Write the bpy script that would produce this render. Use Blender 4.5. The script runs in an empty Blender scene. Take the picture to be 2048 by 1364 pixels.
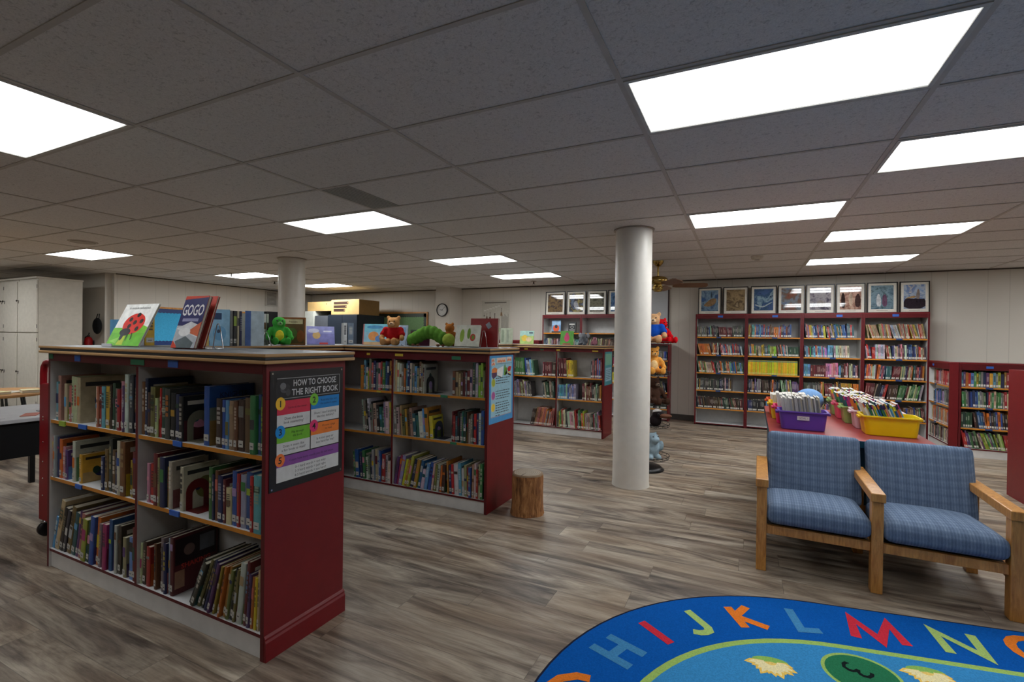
import bpy, math, random
from mathutils import Vector, Matrix, Euler
R = math.radians
random.seed(11)
scene = bpy.context.scene
COL = scene.collection
ZC = 2.577            # ceiling height (m)
CAM = (0.0, 0.0, 1.465)

# ------------------------------------------------------------------ helpers
def lin(c):
    return tuple(((v / 255) / 12.92 if v / 255 <= .04045 else ((v / 255 + .055) / 1.055) ** 2.4) for v in c[:3])

_fonts = {}
def glyphs(s, bold=False):
    key = (s, bold)
    if key not in _fonts:
        cu = bpy.data.curves.new('t', 'FONT')
        cu.body = s; cu.size = 1; cu.resolution_u = 2
        if bold: cu.offset = .018
        o = bpy.data.objects.new('t', cu); COL.objects.link(o)
        dg = bpy.context.evaluated_depsgraph_get()
        me = bpy.data.meshes.new_from_object(o.evaluated_get(dg))
        vs = [(v.co.x, v.co.y) for v in me.vertices]; fs = [tuple(p.vertices) for p in me.polygons]
        bpy.data.objects.remove(o); bpy.data.curves.remove(cu); bpy.data.meshes.remove(me)
        w0 = min([v[0] for v in vs], default=0); w1 = max([v[0] for v in vs], default=1)
        _fonts[key] = (vs, fs, w0, w1)
    return _fonts[key]

class MB:
    """collects shapes (with a colour per face) and links them as ONE mesh object"""
    def __init__(s): s.v = []; s.f = []; s.c = []; s.sm = []
    def add(s, vs, fs, col, M=None, smooth=False):
        b = len(s.v)
        s.v += [tuple(M @ Vector(p)) for p in vs] if M is not None else [tuple(p) for p in vs]
        for k, f in enumerate(fs):
            s.f.append(tuple(b + i for i in f)); s.sm.append(smooth)
            s.c.append(col[k] if isinstance(col, list) else col)
        return s
    def box(s, x0, x1, y0, y1, z0, z1, col, M=None, **fc):
        vs = [(x0,y0,z0),(x1,y0,z0),(x1,y1,z0),(x0,y1,z0),(x0,y0,z1),(x1,y0,z1),(x1,y1,z1),(x0,y1,z1)]
        names = ['bottom','top','front','right','back','left']
        fs = [(3,2,1,0),(4,5,6,7),(0,1,5,4),(1,2,6,5),(2,3,7,6),(3,0,4,7)]
        return s.add(vs, fs, [fc.get(n, col) for n in names], M)
    def poly(s, pts, col, M=None): return s.add(pts, [tuple(range(len(pts)))], col, M)
    def prism(s, pts, z0, z1, col, M=None, side=None, smooth=False):
        n = len(pts)
        vs = [(x, y, z0) for x, y in pts] + [(x, y, z1) for x, y in pts]
        s.add(vs, [tuple(range(n))[::-1], tuple(range(n, 2 * n))], col, M)
        s.add(vs, [(i, (i + 1) % n, n + (i + 1) % n, n + i) for i in range(n)], side or col, M, smooth)
        return s
    def tube(s, pts, r, col, n=8, M=None, cap=True, closed=False):
        P = [Vector(p) for p in pts]; m = len(P); rs = r if isinstance(r, (list, tuple)) else [r] * m
        vs = []; up = None
        for i, p in enumerate(P):
            if closed: t = (P[(i + 1) % m] - P[i - 1])
            else: t = P[min(i + 1, m - 1)] - P[max(i - 1, 0)]
            t.normalize()
            if up is None:
                up = Vector((0, 0, 1)) if abs(t.z) < .9 else Vector((1, 0, 0))
            a = t.cross(up); a.normalize(); b = a.cross(t); b.normalize(); up = b
            for k in range(n):
                q = 2 * math.pi * k / n
                vs.append(p + a * (rs[i] * math.cos(q)) + b * (rs[i] * math.sin(q)))
        fs = [(i * n + k, i * n + (k + 1) % n, (i + 1) % m * n + (k + 1) % n, (i + 1) % m * n + k) for i in range(m if closed else m - 1) for k in range(n)]
        s.add(vs, fs, col, M, True)
        if cap and not closed:
            s.add(vs[:n], [tuple(range(n))[::-1]], col, M); s.add(vs[-n:], [tuple(range(n))], col, M)
        return s
    def lathe(s, prof, col, n=24, c=(0, 0, 0), M=None, smooth=True, wob=None, cap=True):
        vs = []
        for j, (r, z) in enumerate(prof):
            for k in range(n):
                q = 2 * math.pi * k / n; rr = r * (wob(q, z) if wob else 1)
                vs.append((c[0] + rr * math.cos(q), c[1] + rr * math.sin(q), c[2] + z))
        fs = [(j * n + k, j * n + (k + 1) % n, (j + 1) * n + (k + 1) % n, (j + 1) * n + k) for j in range(len(prof) - 1) for k in range(n)]
        cl = col
        if isinstance(col, list): cl = [col[j] for j in range(len(prof) - 1) for k in range(n)]
        s.add(vs, fs, cl, M, smooth)
        if prof[0][0] > 1e-5: s.add(vs[:n], [tuple(range(n))[::-1]], col[0] if isinstance(col, list) else col, M)
        if cap and prof[-1][0] > 1e-5: s.add(vs[-n:], [tuple(range(n))], col[-1] if isinstance(col, list) else col, M)
        return s
    def ell(s, c, r, col, M=None, nu=16, nv=10):
        r = r if isinstance(r, (tuple, list)) else (r, r, r)
        vs = [(c[0], c[1], c[2] - r[2])]
        for j in range(1, nv):
            a = math.pi * j / nv - math.pi / 2
            for k in range(nu):
                q = 2 * math.pi * k / nu
                vs.append((c[0] + r[0] * math.cos(a) * math.cos(q), c[1] + r[1] * math.cos(a) * math.sin(q), c[2] + r[2] * math.sin(a)))
        vs.append((c[0], c[1], c[2] + r[2])); L = len(vs) - 1
        fs = [(0, 1 + (k + 1) % nu, 1 + k) for k in range(nu)] + [(L, L - nu + k, L - nu + (k + 1) % nu) for k in range(nu)]
        fs += [(1 + j * nu + k, 1 + j * nu + (k + 1) % nu, 1 + (j + 1) * nu + (k + 1) % nu, 1 + (j + 1) * nu + k) for j in range(nv - 2) for k in range(nu)]
        return s.add(vs, fs, col, M, True)
    def text(s, t, M, size, col, bold=False, align='c', squeeze=None):
        vs, fs, a, b = glyphs(t, bold)
        k = size if squeeze is None else min(size, squeeze / max(b - a, .01))
        ox = -(a + b) / 2 if align == 'c' else -a
        return s.add([((x + ox) * k, y * size, 0) for x, y in vs], fs, col, M)
    def stroke(s, pts, w, z, col):
        """flat line of a given width lying at height z (mitred)"""
        P = [Vector(p) for p in pts]; n = len(P); l = []; r = []
        for i in range(n):
            d0 = (P[i] - P[i - 1]).normalized() if i else (P[1] - P[0]).normalized()
            d1 = (P[i + 1] - P[i]).normalized() if i < n - 1 else d0
            t = d0 + d1
            if t.length < 1e-4: t = d0
            t.normalize(); nn = Vector((-t.y, t.x)); k = min(1 / max(nn.dot(Vector((-d1.y, d1.x))), .35), 2.5) * w / 2
            l.append((P[i].x + nn.x * k, P[i].y + nn.y * k, z)); r.append((P[i].x - nn.x * k, P[i].y - nn.y * k, z))
        return s.add(l + r, [(n + i, n + i + 1, i + 1, i) for i in range(n - 1)], col)
    def mesh(s, name):
        me = bpy.data.meshes.new(name)
        me.from_pydata(s.v, [], s.f)
        at = me.color_attributes.new('Col', 'FLOAT_COLOR', 'CORNER')
        buf = []
        cache = {}
        for f, c in zip(s.f, s.c):
            if c not in cache: cache[c] = (*lin(c), 1.0)
            buf += list(cache[c]) * len(f)
        at.data.foreach_set('color', buf)
        me.polygons.foreach_set('use_smooth', s.sm)
        me.update()
        return me
    def build(s, name, mat, parent=None, bevel=0, seg=2, loc=None, color=None):
        o = bpy.data.objects.new(name, s.mesh(name)); COL.objects.link(o)
        o.data.materials.append(mat)
        if parent: o.parent = parent
        if loc: o.location = loc
        if color: o.color = (*lin(color), 1)
        if bevel:
            m = o.modifiers.new('b', 'BEVEL'); m.width = bevel; m.segments = seg; m.limit_method = 'ANGLE'; m.harden_normals = False
        return o

def tag(o, label, cat, group=None, kind=None):
    if label: o['label'] = label
    if cat: o['category'] = cat
    if group: o['group'] = group
    if kind: o['kind'] = kind
    return o
def thing(name, label, cat, loc=(0, 0, 0), rz=0, group=None, M=None):
    o = bpy.data.objects.new(name, None); COL.objects.link(o)
    o.empty_display_size = .05
    if M is not None: o.matrix_world = M
    else: o.location = loc; o.rotation_euler = (0, 0, rz)
    return tag(o, label, cat, group)
def struct(o, label=None): o['kind'] = 'structure'; return o if not label else tag(o, label, None)
def T(x, y, z): return Matrix.Translation((x, y, z))
def RX(a): return Matrix.Rotation(R(a), 4, 'X')
def RY(a): return Matrix.Rotation(R(a), 4, 'Y')
def RZ(a): return Matrix.Rotation(R(a), 4, 'Z')

# ------------------------------------------------------------------ materials
class NT:
    def __init__(s, name):
        s.m = bpy.data.materials.new(name); s.m.use_nodes = True; s.t = s.m.node_tree; s.t.nodes.clear()
        s.out = s.n('ShaderNodeOutputMaterial'); s.b = s.n('ShaderNodeBsdfPrincipled'); s.l(s.b.outputs[0], s.out.inputs[0])
    def n(s, k, **p):
        x = s.t.nodes.new(k)
        for a, v in p.items():
            if a.startswith('i_'): x.inputs[a[2:].replace('_', ' ')].default_value = v
            else: setattr(x, a, v)
        return x
    def l(s, a, b): s.t.links.new(a, b)
    def math(s, op, a, b=None):
        x = s.n('ShaderNodeMath', operation=op)
        for i, v in enumerate((a, b)):
            if v is None: continue
            if isinstance(v, (int, float)): x.inputs[i].default_value = v
            else: s.l(v, x.inputs[i])
        return x.outputs[0]
    def mix(s, f, a, b, mode='MIX'):
        x = s.n('ShaderNodeMix', data_type='RGBA', blend_type=mode)
        for i, v in zip((0, 6, 7), (f, a, b)):
            if isinstance(v, (int, float)): x.inputs[i].default_value = v
            elif isinstance(v, tuple): x.inputs[i].default_value = (*v[:3], 1)
            else: s.l(v, x.inputs[i])
        return x.outputs[2]
    def ramp(s, f, stops):
        x = s.n('ShaderNodeValToRGB'); e = x.color_ramp.elements
        while len(e) < len(stops): e.new(.5)
        for q, (p, c) in zip(e, stops): q.position = p; q.color = (*c[:3], 1)
        s.l(f, x.inputs[0]); return x.outputs[0]
    def noise(s, vec, scale, detail=3, rough=.5, dist=0):
        x = s.n('ShaderNodeTexNoise', i_Scale=scale, i_Detail=detail, i_Roughness=rough, i_Distortion=dist)
        if vec is not None: s.l(vec, x.inputs['Vector'])
        return x.outputs['Fac']
    def bump(s, h, strength, dist=.002):
        x = s.n('ShaderNodeBump', i_Strength=strength, i_Distance=dist); s.l(h, x.inputs['Height']); s.l(x.outputs[0], s.b.inputs['Normal'])
    def obj(s): return s.n('ShaderNodeTexCoord').outputs['Object']
    def pos(s): return s.n('ShaderNodeNewGeometry').outputs['Position']
    def mapping(s, vec, scale=(1, 1, 1), loc=(0, 0, 0)):
        x = s.n('ShaderNodeMapping'); x.inputs['Scale'].default_value = scale; x.inputs['Location'].default_value = loc
        s.l(vec, x.inputs[0]); return x.outputs[0]
    def set(s, **k):
        for a, v in k.items(): s.b.inputs[a.replace('_', ' ')].default_value = v
        return s

def colmat(name, rough=.5, metal=0, spec=.5, mott=.12, mscale=14, bump=0, bscale=200, objcol=False, coat=0):
    """painted surface: the colour is carried by the mesh (or the object), broken up by noise"""
    q = NT(name)
    c = q.n('ShaderNodeObjectInfo').outputs['Color'] if objcol else q.n('ShaderNodeAttribute', attribute_name='Col').outputs['Color']
    o = q.obj()
    f = q.noise(o, mscale, 4)
    k = q.ramp(f, [(.25, (1 - mott,) * 3), (.75, (1 + mott * .4,) * 3)])
    q.l(q.mix(1.0, c, k, 'MULTIPLY'), q.b.inputs['Base Color'])
    q.set(Roughness=rough, Metallic=metal)
    q.b.inputs['Specular IOR Level'].default_value = spec
    if coat: q.b.inputs['Coat Weight'].default_value = coat; q.b.inputs['Coat Roughness'].default_value = .08
    if bump: q.bump(q.noise(o, bscale, 3), bump, .0015)
    return q.m

M_paint = colmat('painted_wood', .4, spec=.35, mott=.10, bump=.06, bscale=90)
M_matte = colmat('matte', .8, spec=.3, mott=.10)
M_book = colmat('book_cloth', .38, mott=.25, mscale=22)
M_paper = colmat('paper', .75, spec=.3, mott=.08, mscale=40)
M_plastic = colmat('plastic', .32, mott=.05)
M_print = colmat('print', .45, mott=.10, mscale=30)
M_metal = colmat('metal', .18, metal=1, mott=.05)
M_wire = colmat('black_wire', .4, metal=.3, mott=.05)
M_plush = colmat('plush', .95, spec=.1, mott=.22, mscale=45, bump=.9, bscale=260, objcol=True)
M_cloth = colmat('woven_cloth', .9, spec=.2, mott=.18, mscale=60, bump=.4, bscale=400)
M_rug = colmat('rug_pile', .97, spec=.05, mott=.26, mscale=160, bump=.7, bscale=500)

def floor_mat():
    q = NT('wood_plank_floor'); p = q.pos()
    br = q.n('ShaderNodeTexBrick', offset=0.0, offset_frequency=2, squash=1.0)
    br.inputs['Color1'].default_value = (0, 0, 0, 1); br.inputs['Color2'].default_value = (1, 1, 1, 1); br.inputs['Mortar'].default_value = (.5, .5, .5, 1)
    for k, v in (('Scale', 1.0), ('Mortar Size', .0016), ('Mortar Smooth', .1), ('Bias', 0), ('Brick Width', 1.22), ('Row Height', .19)): br.inputs[k].default_value = v
    sx = q.n('ShaderNodeSeparateXYZ'); q.l(p, sx.inputs[0])
    row = q.math('FLOOR', q.math('DIVIDE', sx.outputs[1], .19)); wn = q.n('ShaderNodeTexWhiteNoise', noise_dimensions='1D'); q.l(row, wn.inputs['W'])
    cx = q.n('ShaderNodeCombineXYZ'); q.l(q.math('ADD', sx.outputs[0], q.math('MULTIPLY', wn.outputs['Value'], 1.22)), cx.inputs[0]); q.l(sx.outputs[1], cx.inputs[1])
    q.l(cx.outputs[0], br.inputs['Vector'])
    rnd = q.n('ShaderNodeSeparateColor'); q.l(br.outputs['Color'], rnd.inputs[0]); rv = rnd.outputs[0]
    off = q.n('ShaderNodeCombineXYZ'); q.l(q.math('MULTIPLY', rv, .9), off.inputs[0]); q.l(q.math('MULTIPLY', rv, .16), off.inputs[1])
    va = q.n('ShaderNodeVectorMath', operation='ADD'); q.l(p, va.inputs[0]); q.l(off.outputs[0], va.inputs[1])
    n1 = q.noise(q.mapping(va.outputs[0], (.62, 3.7, 1)), 1.7, 6, .6, 1.3)
    n2 = q.noise(q.mapping(va.outputs[0], (3.0, 46, 1)), 2.2, 5, .6, .4)
    n3 = q.noise(q.mapping(va.outputs[0], (.8, 2.2, 1)), 1.3, 3, .5, .3)
    c = q.ramp(n1, [(.32, lin((60, 52, 47))), (.42, lin((108, 96, 86))), (.55, lin((160, 147, 131))), (.70, lin((196, 184, 167)))])
    c = q.mix(q.math('MULTIPLY', q.ramp(n3, [(.38, (0, 0, 0)), (.66, (1, 1, 1))]), .45), c, lin((138, 112, 86)))
    c = q.mix(.5, c, q.ramp(n2, [(.32, (.45, .45, .45)), (.55, (1, 1, 1)), (.75, (1.12, 1.1, 1.08))]), 'MULTIPLY')
    tint = q.ramp(rv, [(0, (.86, .86, .87)), (.5, (1, 1, 1)), (1, (1.10, 1.08, 1.05))])
    c = q.mix(1.0, c, tint, 'MULTIPLY')
    c = q.mix(q.math('MULTIPLY', br.outputs['Fac'], .55), c, lin((60, 52, 46)))
    q.l(c, q.b.inputs['Base Color']); q.l(q.ramp(n2, [(.3, (.52,) * 3), (.7, (.38,) * 3)]), q.b.inputs['Roughness'])
    q.bump(q.math('SUBTRACT', n2, q.math('MULTIPLY', br.outputs['Fac'], 1.0)), .12, .002)
    return q.m
def ceiling_mat():
    q = NT('fissured_ceiling_tile'); p = q.pos()
    a = q.noise(p, 55, 4, .65, 1.2); b = q.noise(p, 190, 2)
    k = q.ramp(a, [(.32, (.50, .485, .47)), (.45, (.72, .70, .68)), (.7, (.77, .75, .73))])
    q.l(q.mix(.25, k, q.ramp(b, [(.3, (.55,) * 3), (.6, (1.,) * 3)]), 'MULTIPLY'), q.b.inputs['Base Color']); q.set(Roughness=.95)
    q.b.inputs['Specular IOR Level'].default_value = .1
    q.bump(a, .5, .004); return q.m
def wall_mat(axis, name, base=(206, 200, 190), groove=True):
    q = NT(name); p = q.pos(); s = q.n('ShaderNodeSeparateXYZ'); q.l(p, s.inputs[0]); x = s.outputs[axis]
    c = q.mix(q.noise(p, 1.3, 3), tuple(v * .93 for v in lin(base)), tuple(v * 1.04 for v in lin(base)))
    if groove:
        g = None
        for per, ph in ((1.22, .0), (1.22, .19), (1.22, .52), (1.22, .76)):
            f = q.math('LESS_THAN', q.math('FRACT', q.math('MULTIPLY', q.math('ADD', x, 40 + ph), 1 / per)), .008)
            g = f if g is None else q.math('MAXIMUM', g, f)
        c = q.mix(q.math('MULTIPLY', g, .22), c, tuple(v * .3 for v in lin(base)))
        q.bump(q.math('SUBTRACT', 1, g), .12, .002)
    q.l(c, q.b.inputs['Base Color']); q.set(Roughness=.6); q.b.inputs['Specular IOR Level'].default_value = .3
    return q.m
def oak_mat():
    q = NT('oak'); o = q.obj()
    n = q.noise(q.mapping(o, (9, 9, 1.6)), 3.0, 6, .6, 1.5); m = q.noise(q.mapping(o, (60, 60, 5)), 3, 3)
    c = q.ramp(n, [(.3, lin((176, 116, 54))), (.55, lin((206, 146, 74))), (.8, lin((222, 166, 94)))])
    c = q.mix(.5, c, q.ramp(m, [(.35, (.65, .6, .55)), (.6, (1, 1, 1))]), 'MULTIPLY')
    q.l(c, q.b.inputs['Base Color']); q.set(Roughness=.38); q.bump(m, .08); return q.m
def plaid_mat():
    q = NT('blue_plaid_upholstery'); o = q.obj(); s = q.n('ShaderNodeSeparateXYZ'); q.l(o, s.inputs[0])
    def wave(a, f, ph=0): return q.math('ADD', q.math('MULTIPLY', q.math('SINE', q.math('ADD', q.math('MULTIPLY', a, f), ph)), .5), .5)
    yz = q.math('ADD', s.outputs[1], s.outputs[2])
    f1 = wave(s.outputs[0], 430); f2 = wave(s.outputs[0], 118, 1); g1 = wave(yz, 250); g2 = wave(yz, 118, 2)
    f = q.math('ADD', q.math('ADD', q.math('MULTIPLY', f1, .22), q.math('MULTIPLY', f2, .16)), q.math('ADD', q.math('MULTIPLY', g1, .06), q.math('MULTIPLY', g2, .13)))
    th = q.noise(q.mapping(o, (420, 60, 60)), 1.0, 2); f = q.math('ADD', f, q.math('MULTIPLY', q.math('SUBTRACT', th, .5), .5))
    c = q.ramp(f, [(.10, lin((88, 105, 130))), (.45, lin((114, 132, 157))), (.95, lin((162, 176, 194)))])
    q.l(c, q.b.inputs['Base Color']); q.set(Roughness=.92); q.b.inputs['Specular IOR Level'].default_value = .2
    q.bump(th, .35, .001); return q.m
def bark_mat():
    q = NT('bark'); o = q.obj()
    n = q.noise(q.mapping(o, (22, 22, 4)), 2.0, 6, .65, .6)
    q.l(q.ramp(n, [(.3, lin((84, 50, 26))), (.5, lin((156, 104, 60))), (.72, lin((206, 152, 96)))]), q.b.inputs['Base Color'])
    q.set(Roughness=.85); q.bump(n, .9, .01); return q.m
def glow_mat(s):
    q = NT('troffer_diffuser_%d' % round(s)); o = q.obj(); sp = q.n('ShaderNodeSeparateXYZ'); q.l(o, sp.inputs[0])
    # two lamp tubes behind a frosted lens: a little brighter over each tube
    y = q.math('ABSOLUTE', q.math('SUBTRACT', q.math('ABSOLUTE', sp.outputs[1]), .14))
    f = q.math('SUBTRACT', 1.25, q.math('MULTIPLY', y, 7.6))
    ex = q.math('MULTIPLY', q.math('SUBTRACT', .585, q.math('ABSOLUTE', sp.outputs[0])), 14.0)
    f = q.math('MULTIPLY', f, q.math('MINIMUM', q.math('MAXIMUM', ex, .18), 1.0))
    f = q.math('MAXIMUM', f, .16)
    q.set(Base_Color=(.8, .8, .8, 1), Roughness=.4)
    q.b.inputs['Emission Color'].default_value = (.97, 1.0, 1.01, 1)
    q.l(q.math('MULTIPLY', f, s), q.b.inputs['Emission Strength']); return q.m
def art_mat(name, cols, scale, seed, dist=.5):
    """a soft painted picture under glass: noise pushed through a palette, sky above ground"""
    q = NT(name); o = q.obj(); sp = q.n('ShaderNodeSeparateXYZ'); q.l(o, sp.inputs[0])
    n = q.noise(q.mapping(o, (1, 1, 1), (seed * 3.1, 0, seed)), scale, 5, .6, dist)
    c = q.ramp(n, [(.28 + .44 * k / (len(cols) - 1), tuple(1.5 * a + .01 for a in lin(v))) for k, v in enumerate(cols)])
    hz = q.ramp(sp.outputs[2], [(.0, (.55,) * 3), (.32, (1.0,) * 3)])
    q.l(q.mix(.8, c, hz, 'MULTIPLY'), q.b.inputs['Base Color'])
    q.set(Roughness=.03); q.b.inputs['Specular IOR Level'].default_value = .6; return q.m
M_floor = floor_mat(); M_ceil = ceiling_mat(); M_oak = oak_mat(); M_plaid = plaid_mat(); M_bark = bark_mat()
M_wallx = wall_mat(0, 'panelled_wall'); M_wally = wall_mat(1, 'panelled_wall_side'); M_wallp = wall_mat(0, 'plain_wall', groove=False)
GLOW = 8.0
EXPOSURE = 0.0
M_GLOW = {}
def glow(s):
    if s not in M_GLOW: M_GLOW[s] = glow_mat(s * GLOW)
    return M_GLOW[s]

# ------------------------------------------------------------------ colours
RED = (112, 22, 28); REDD = (92, 18, 24); WHT = (196, 194, 192); SHW = (206, 206, 206); ORG = (198, 128, 40); TAN = (186, 146, 98); SLAB = (116, 120, 124)
PAL = dict(wh=((214,212,206),'white'), cr=((198,188,160),'cream'), bg=((168,146,110),'beige'), gy=((120,120,118),'grey'), lg=((172,176,178),'light grey'),
 dg=((58,60,62),'charcoal'), bk=((26,26,30),'black'), br=((104,70,44),'brown'), db=((58,42,34),'dark brown'), mr=((96,28,34),'maroon'), rd=((176,36,36),'red'),
 sa=((198,108,96),'salmon pink'), yl=((216,190,44),'yellow'), mu=((178,138,50),'mustard'), ol=((112,108,58),'olive'), lm=((158,184,60),'lime green'), gn=((58,122,66),'green'),
 gd=((34,66,50),'dark green'), dgn=((34,66,50),'dark green'), tl=((38,92,98),'teal'), lb=((92,158,204),'light blue'), bl=((38,82,156),'blue'), nv=((30,38,82),'navy'),
 pu=((84,52,112),'purple'), li=((164,140,186),'lilac'), pk=((212,140,160),'pink'), mg=((166,44,104),'magenta'))
PAL['or'] = ((206,112,36), 'orange')
PK = list(PAL)

# ------------------------------------------------------------------ the setting
BACK, LEFT, RIGHT, FRONT = 9.45, -10.6, 6.2, -4.6
b = MB().box(-14.5, RIGHT, FRONT, BACK, -.05, 0, (150,134,117)); struct(b.build('floor', M_floor))
b = MB().box(-14.5, RIGHT, FRONT, BACK, ZC, ZC + .08, (200,196,188)); struct(b.build('ceiling', M_ceil))
struct(MB().box(-10.6, RIGHT, BACK, BACK + .1, 0, ZC, WHT).build('wall_back', M_wallx))
struct(MB().box(LEFT - .1, LEFT, 4.9, BACK + .1, 0, ZC, WHT).build('wall_left', M_wally))
struct(MB().box(-14.5, LEFT - .1, 4.8, 4.9, 0, ZC, WHT).build('wall_left_return', M_wallp))
struct(MB().box(-14.6, -14.5, FRONT, 4.9, 0, ZC, WHT).build('wall_far_left', M_wally))
struct(MB().box(RIGHT, RIGHT + .1, FRONT, BACK + .1, 0, ZC, WHT).build('wall_right', M_wally))
struct(MB().box(-14.5, RIGHT, FRONT - .1, FRONT, 0, ZC, WHT).build('wall_front', M_wallp))
struct(MB().box(-6.22, -5.86, 8.95, BACK - .001, 0, ZC, WHT).build('wall_pilaster', M_wallp))
struct(MB().box(-10.59, -6.23, BACK - .015, BACK - .001, 0, .1, (84,80,76)).box(-5.85, 2.4, BACK - .015, BACK - .001, 0, .1, (84,80,76)).build('baseboard_back', M_matte))
struct(MB().box(LEFT + .001, LEFT + .015, 4.9, BACK - .02, 0, .1, (84,80,76)).build('baseboard_left', M_matte))
struct(MB().box(LEFT - .004, LEFT + .012, 4.895, 4.915, 0, ZC - .002, (214,208,198)).build('trim_1', M_matte))
# dark shadow-gap strip where the walls meet the ceiling
struct(MB().box(-10.58, RIGHT, BACK - .012, BACK - .001, ZC - .018, ZC - .001, (70,62,54)).box(LEFT + .001, LEFT + .012, 4.92, BACK - .02, ZC - .018, ZC - .001, (70,62,54)).build('trim_2', M_matte))
# suspended-ceiling grid: T-bars every 1.22 m by 0.61 m
g = MB(); GX, GY = -.508, 2.0695
for i in range(-11, 6):
    x = GX + 1.22 * i
    if -14.5 < x < RIGHT: g.box(x - .012, x + .012, FRONT, BACK - .02, ZC - .005, ZC - .0005, (196,191,184))
for j in range(-10, 13):
    y = GY + .61 * j
    if FRONT < y < BACK: g.box(-14.4, RIGHT - .1, y - .011, y + .011, ZC - .0045, ZC - .0005, (192,187,180))
struct(g.build('ceiling_grid', M_matte))
for k, (x, y) in enumerate(((-1.045, 4.955), (-5.965, 4.955))):
    c = MB(); c.lathe([(.186, 0), (.183, .03), (.18, .05), (.18, ZC - .012)], (222, 217, 208), 48, (x, y, 0)); c.lathe([(.2, ZC - .012), (.2, ZC - .002)], (170, 160, 148), 48, (x, y, 0))
    struct(c.build('column', colmat('column_paint%d' % k, .38, mott=.05, bump=.25, bscale=30)), ['round white column beside the tree stump end of the aisle', 'round white column behind the far shelving, by the green turtle'][k])

def ceiling_light(i, j, label, s):
    x0, y0 = GX + 1.22 * i, GY + .61 * j
    t = thing('ceiling_light', label, 'ceiling light', (x0 + .61, y0 + .305, ZC), group='recessed fluorescent ceiling lights')
    MB().box(-.578, .578, -.273, .273, -.004, -.0012, (240,240,240)).build('diffuser', glow(s), t)
    f = MB()
    for a in ((-.597, .597, -.293, -.274), (-.597, .597, .274, .293), (-.597, -.579, -.273, .273), (.579, .597, -.273, .273)): f.box(*a, -.009, -.0012, (206,204,198))
    f.build('frame', M_matte, t)
for i, j, l, s in ((0,0,'largest light panel overhead, above and in front of the chairs',0.85), (1,2,'long light panel above the two blue chairs, cut off by the right edge',1.35),
  (0,4,'light panel over the aisle just beyond the white column',2.3), (1,6,'light panel above the table of book bins, first beyond the chairs',3.0), (1,9,'light panel closest to the row of framed pictures',3.5),
  (-3,-2,'big light panel over the nearest bookcase, cut by the left edge',1.5), (-3,2,'light panel beside the grey return-air panel',1.6), (-3,6,'light panel above the bookcase with the blue poster',3.0),
  (-3,9,'light panel closest to the instrument chart wall',3.6), (-7,2,'light panel beside the round ceiling speaker',2.3), (-7,6,'light panel partly hidden by the farther column',3.6), (-7,9,'light panel above the black cabinet and plywood boxes',3.6),
  (-7,-2,'light panel in front of the tall cream cabinets',2.6), (-3,-6,'light panel behind the camera on the bookcase side',1.7), (0,-4,'light panel behind the camera over the rug',0.9), (1,-2,'light panel overhead above the rug',0.5),
  (-9,0,'added light panel brightening the cream cabinet doors, outside the view',3.4), (4,1,'light panel right of the chairs, outside the view',1.3), (4,5,'light panel above the low corner bookcases',2.2), (4,9,'light panel by the back corner outside the view',3.0), (-7,-6,'light panel behind the camera on the cabinet side',1.4), (3,-5,'light panel behind the camera on the chair side',0.6)):  # the panel before the cabinet doors is added, unseen, to brighten their fronts
    ceiling_light(i, j, l, s)
v = thing('air_vent', 'dark grey perforated return-air panel set in the ceiling beside a light', 'vent', (GX - 2.44 + .14, GY + .915, ZC))
MB().box(-.128, .14, -.293, .293, -.004, -.001, (168,168,162)).build('panel', M_matte, v)
g = MB()
for k in range(9): g.box(-.12 + .029 * k, -.113 + .029 * k, -.285, .285, -.006, -.004, (152,152,147))
g.build('grille', M_matte, v)
v = thing('wall_vent', 'small grey louvred vent high on the left wall', 'vent', (LEFT, 8.2, 2.36))
MB().box(.001, .02, -.17, .17, -.18, .18, (186,180,170)).build('frame', M_matte, v)
g = MB()
for k in range(10): g.box(.02, .026, -.13, .13, -.15 + .031 * k, -.135 + .031 * k, (120,116,110))
g.build('louvre', M_matte, v)
sp = thing('ceiling_speaker', 'round grey speaker set into the ceiling above the cream cabinets', 'speaker', (-7.33, 3.06, ZC))
MB().lathe([(.14, -.008), (.145, -.001)], (190,184,176), 32).build('rim', M_matte, sp); MB().lathe([(.118, -.014), (.12, -.008)], (172,166,158), 32).build('grille', M_matte, sp)
d = thing('smoke_detector', 'small white round smoke detector on the ceiling before the pictures', 'smoke detector', (.1, 7.08, ZC))
MB().lathe([(.055, -.045), (.07, -.03), (.075, -.001)], (206,200,188), 24).build('housing', M_matte, d); MB().lathe([(.03, -.056), (.03, -.045)], (180,174,164), 16).build('vent_ring', M_matte, d)
for x, y, l in ((-8.41, 5.69, 'small sprinkler head beside the light left of the farther column'), (-8.75, 6.85, 'small white sprinkler head close to the farther column'), (-3.73, 8.63, 'small sprinkler head below the light nearest the instrument chart')):
    s = thing('sprinkler', l, 'sprinkler', (x, y, ZC), group='ceiling sprinklers')
    MB().lathe([(.05, -.012), (.055, -.001)], (190,184,174), 16).build('escutcheon', M_matte, s); MB().lathe([(.03, -.062), (.03, -.058), (.012, -.056), (.012, -.012)], (90,84,76), 12).build('head', M_metal, s)

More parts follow.
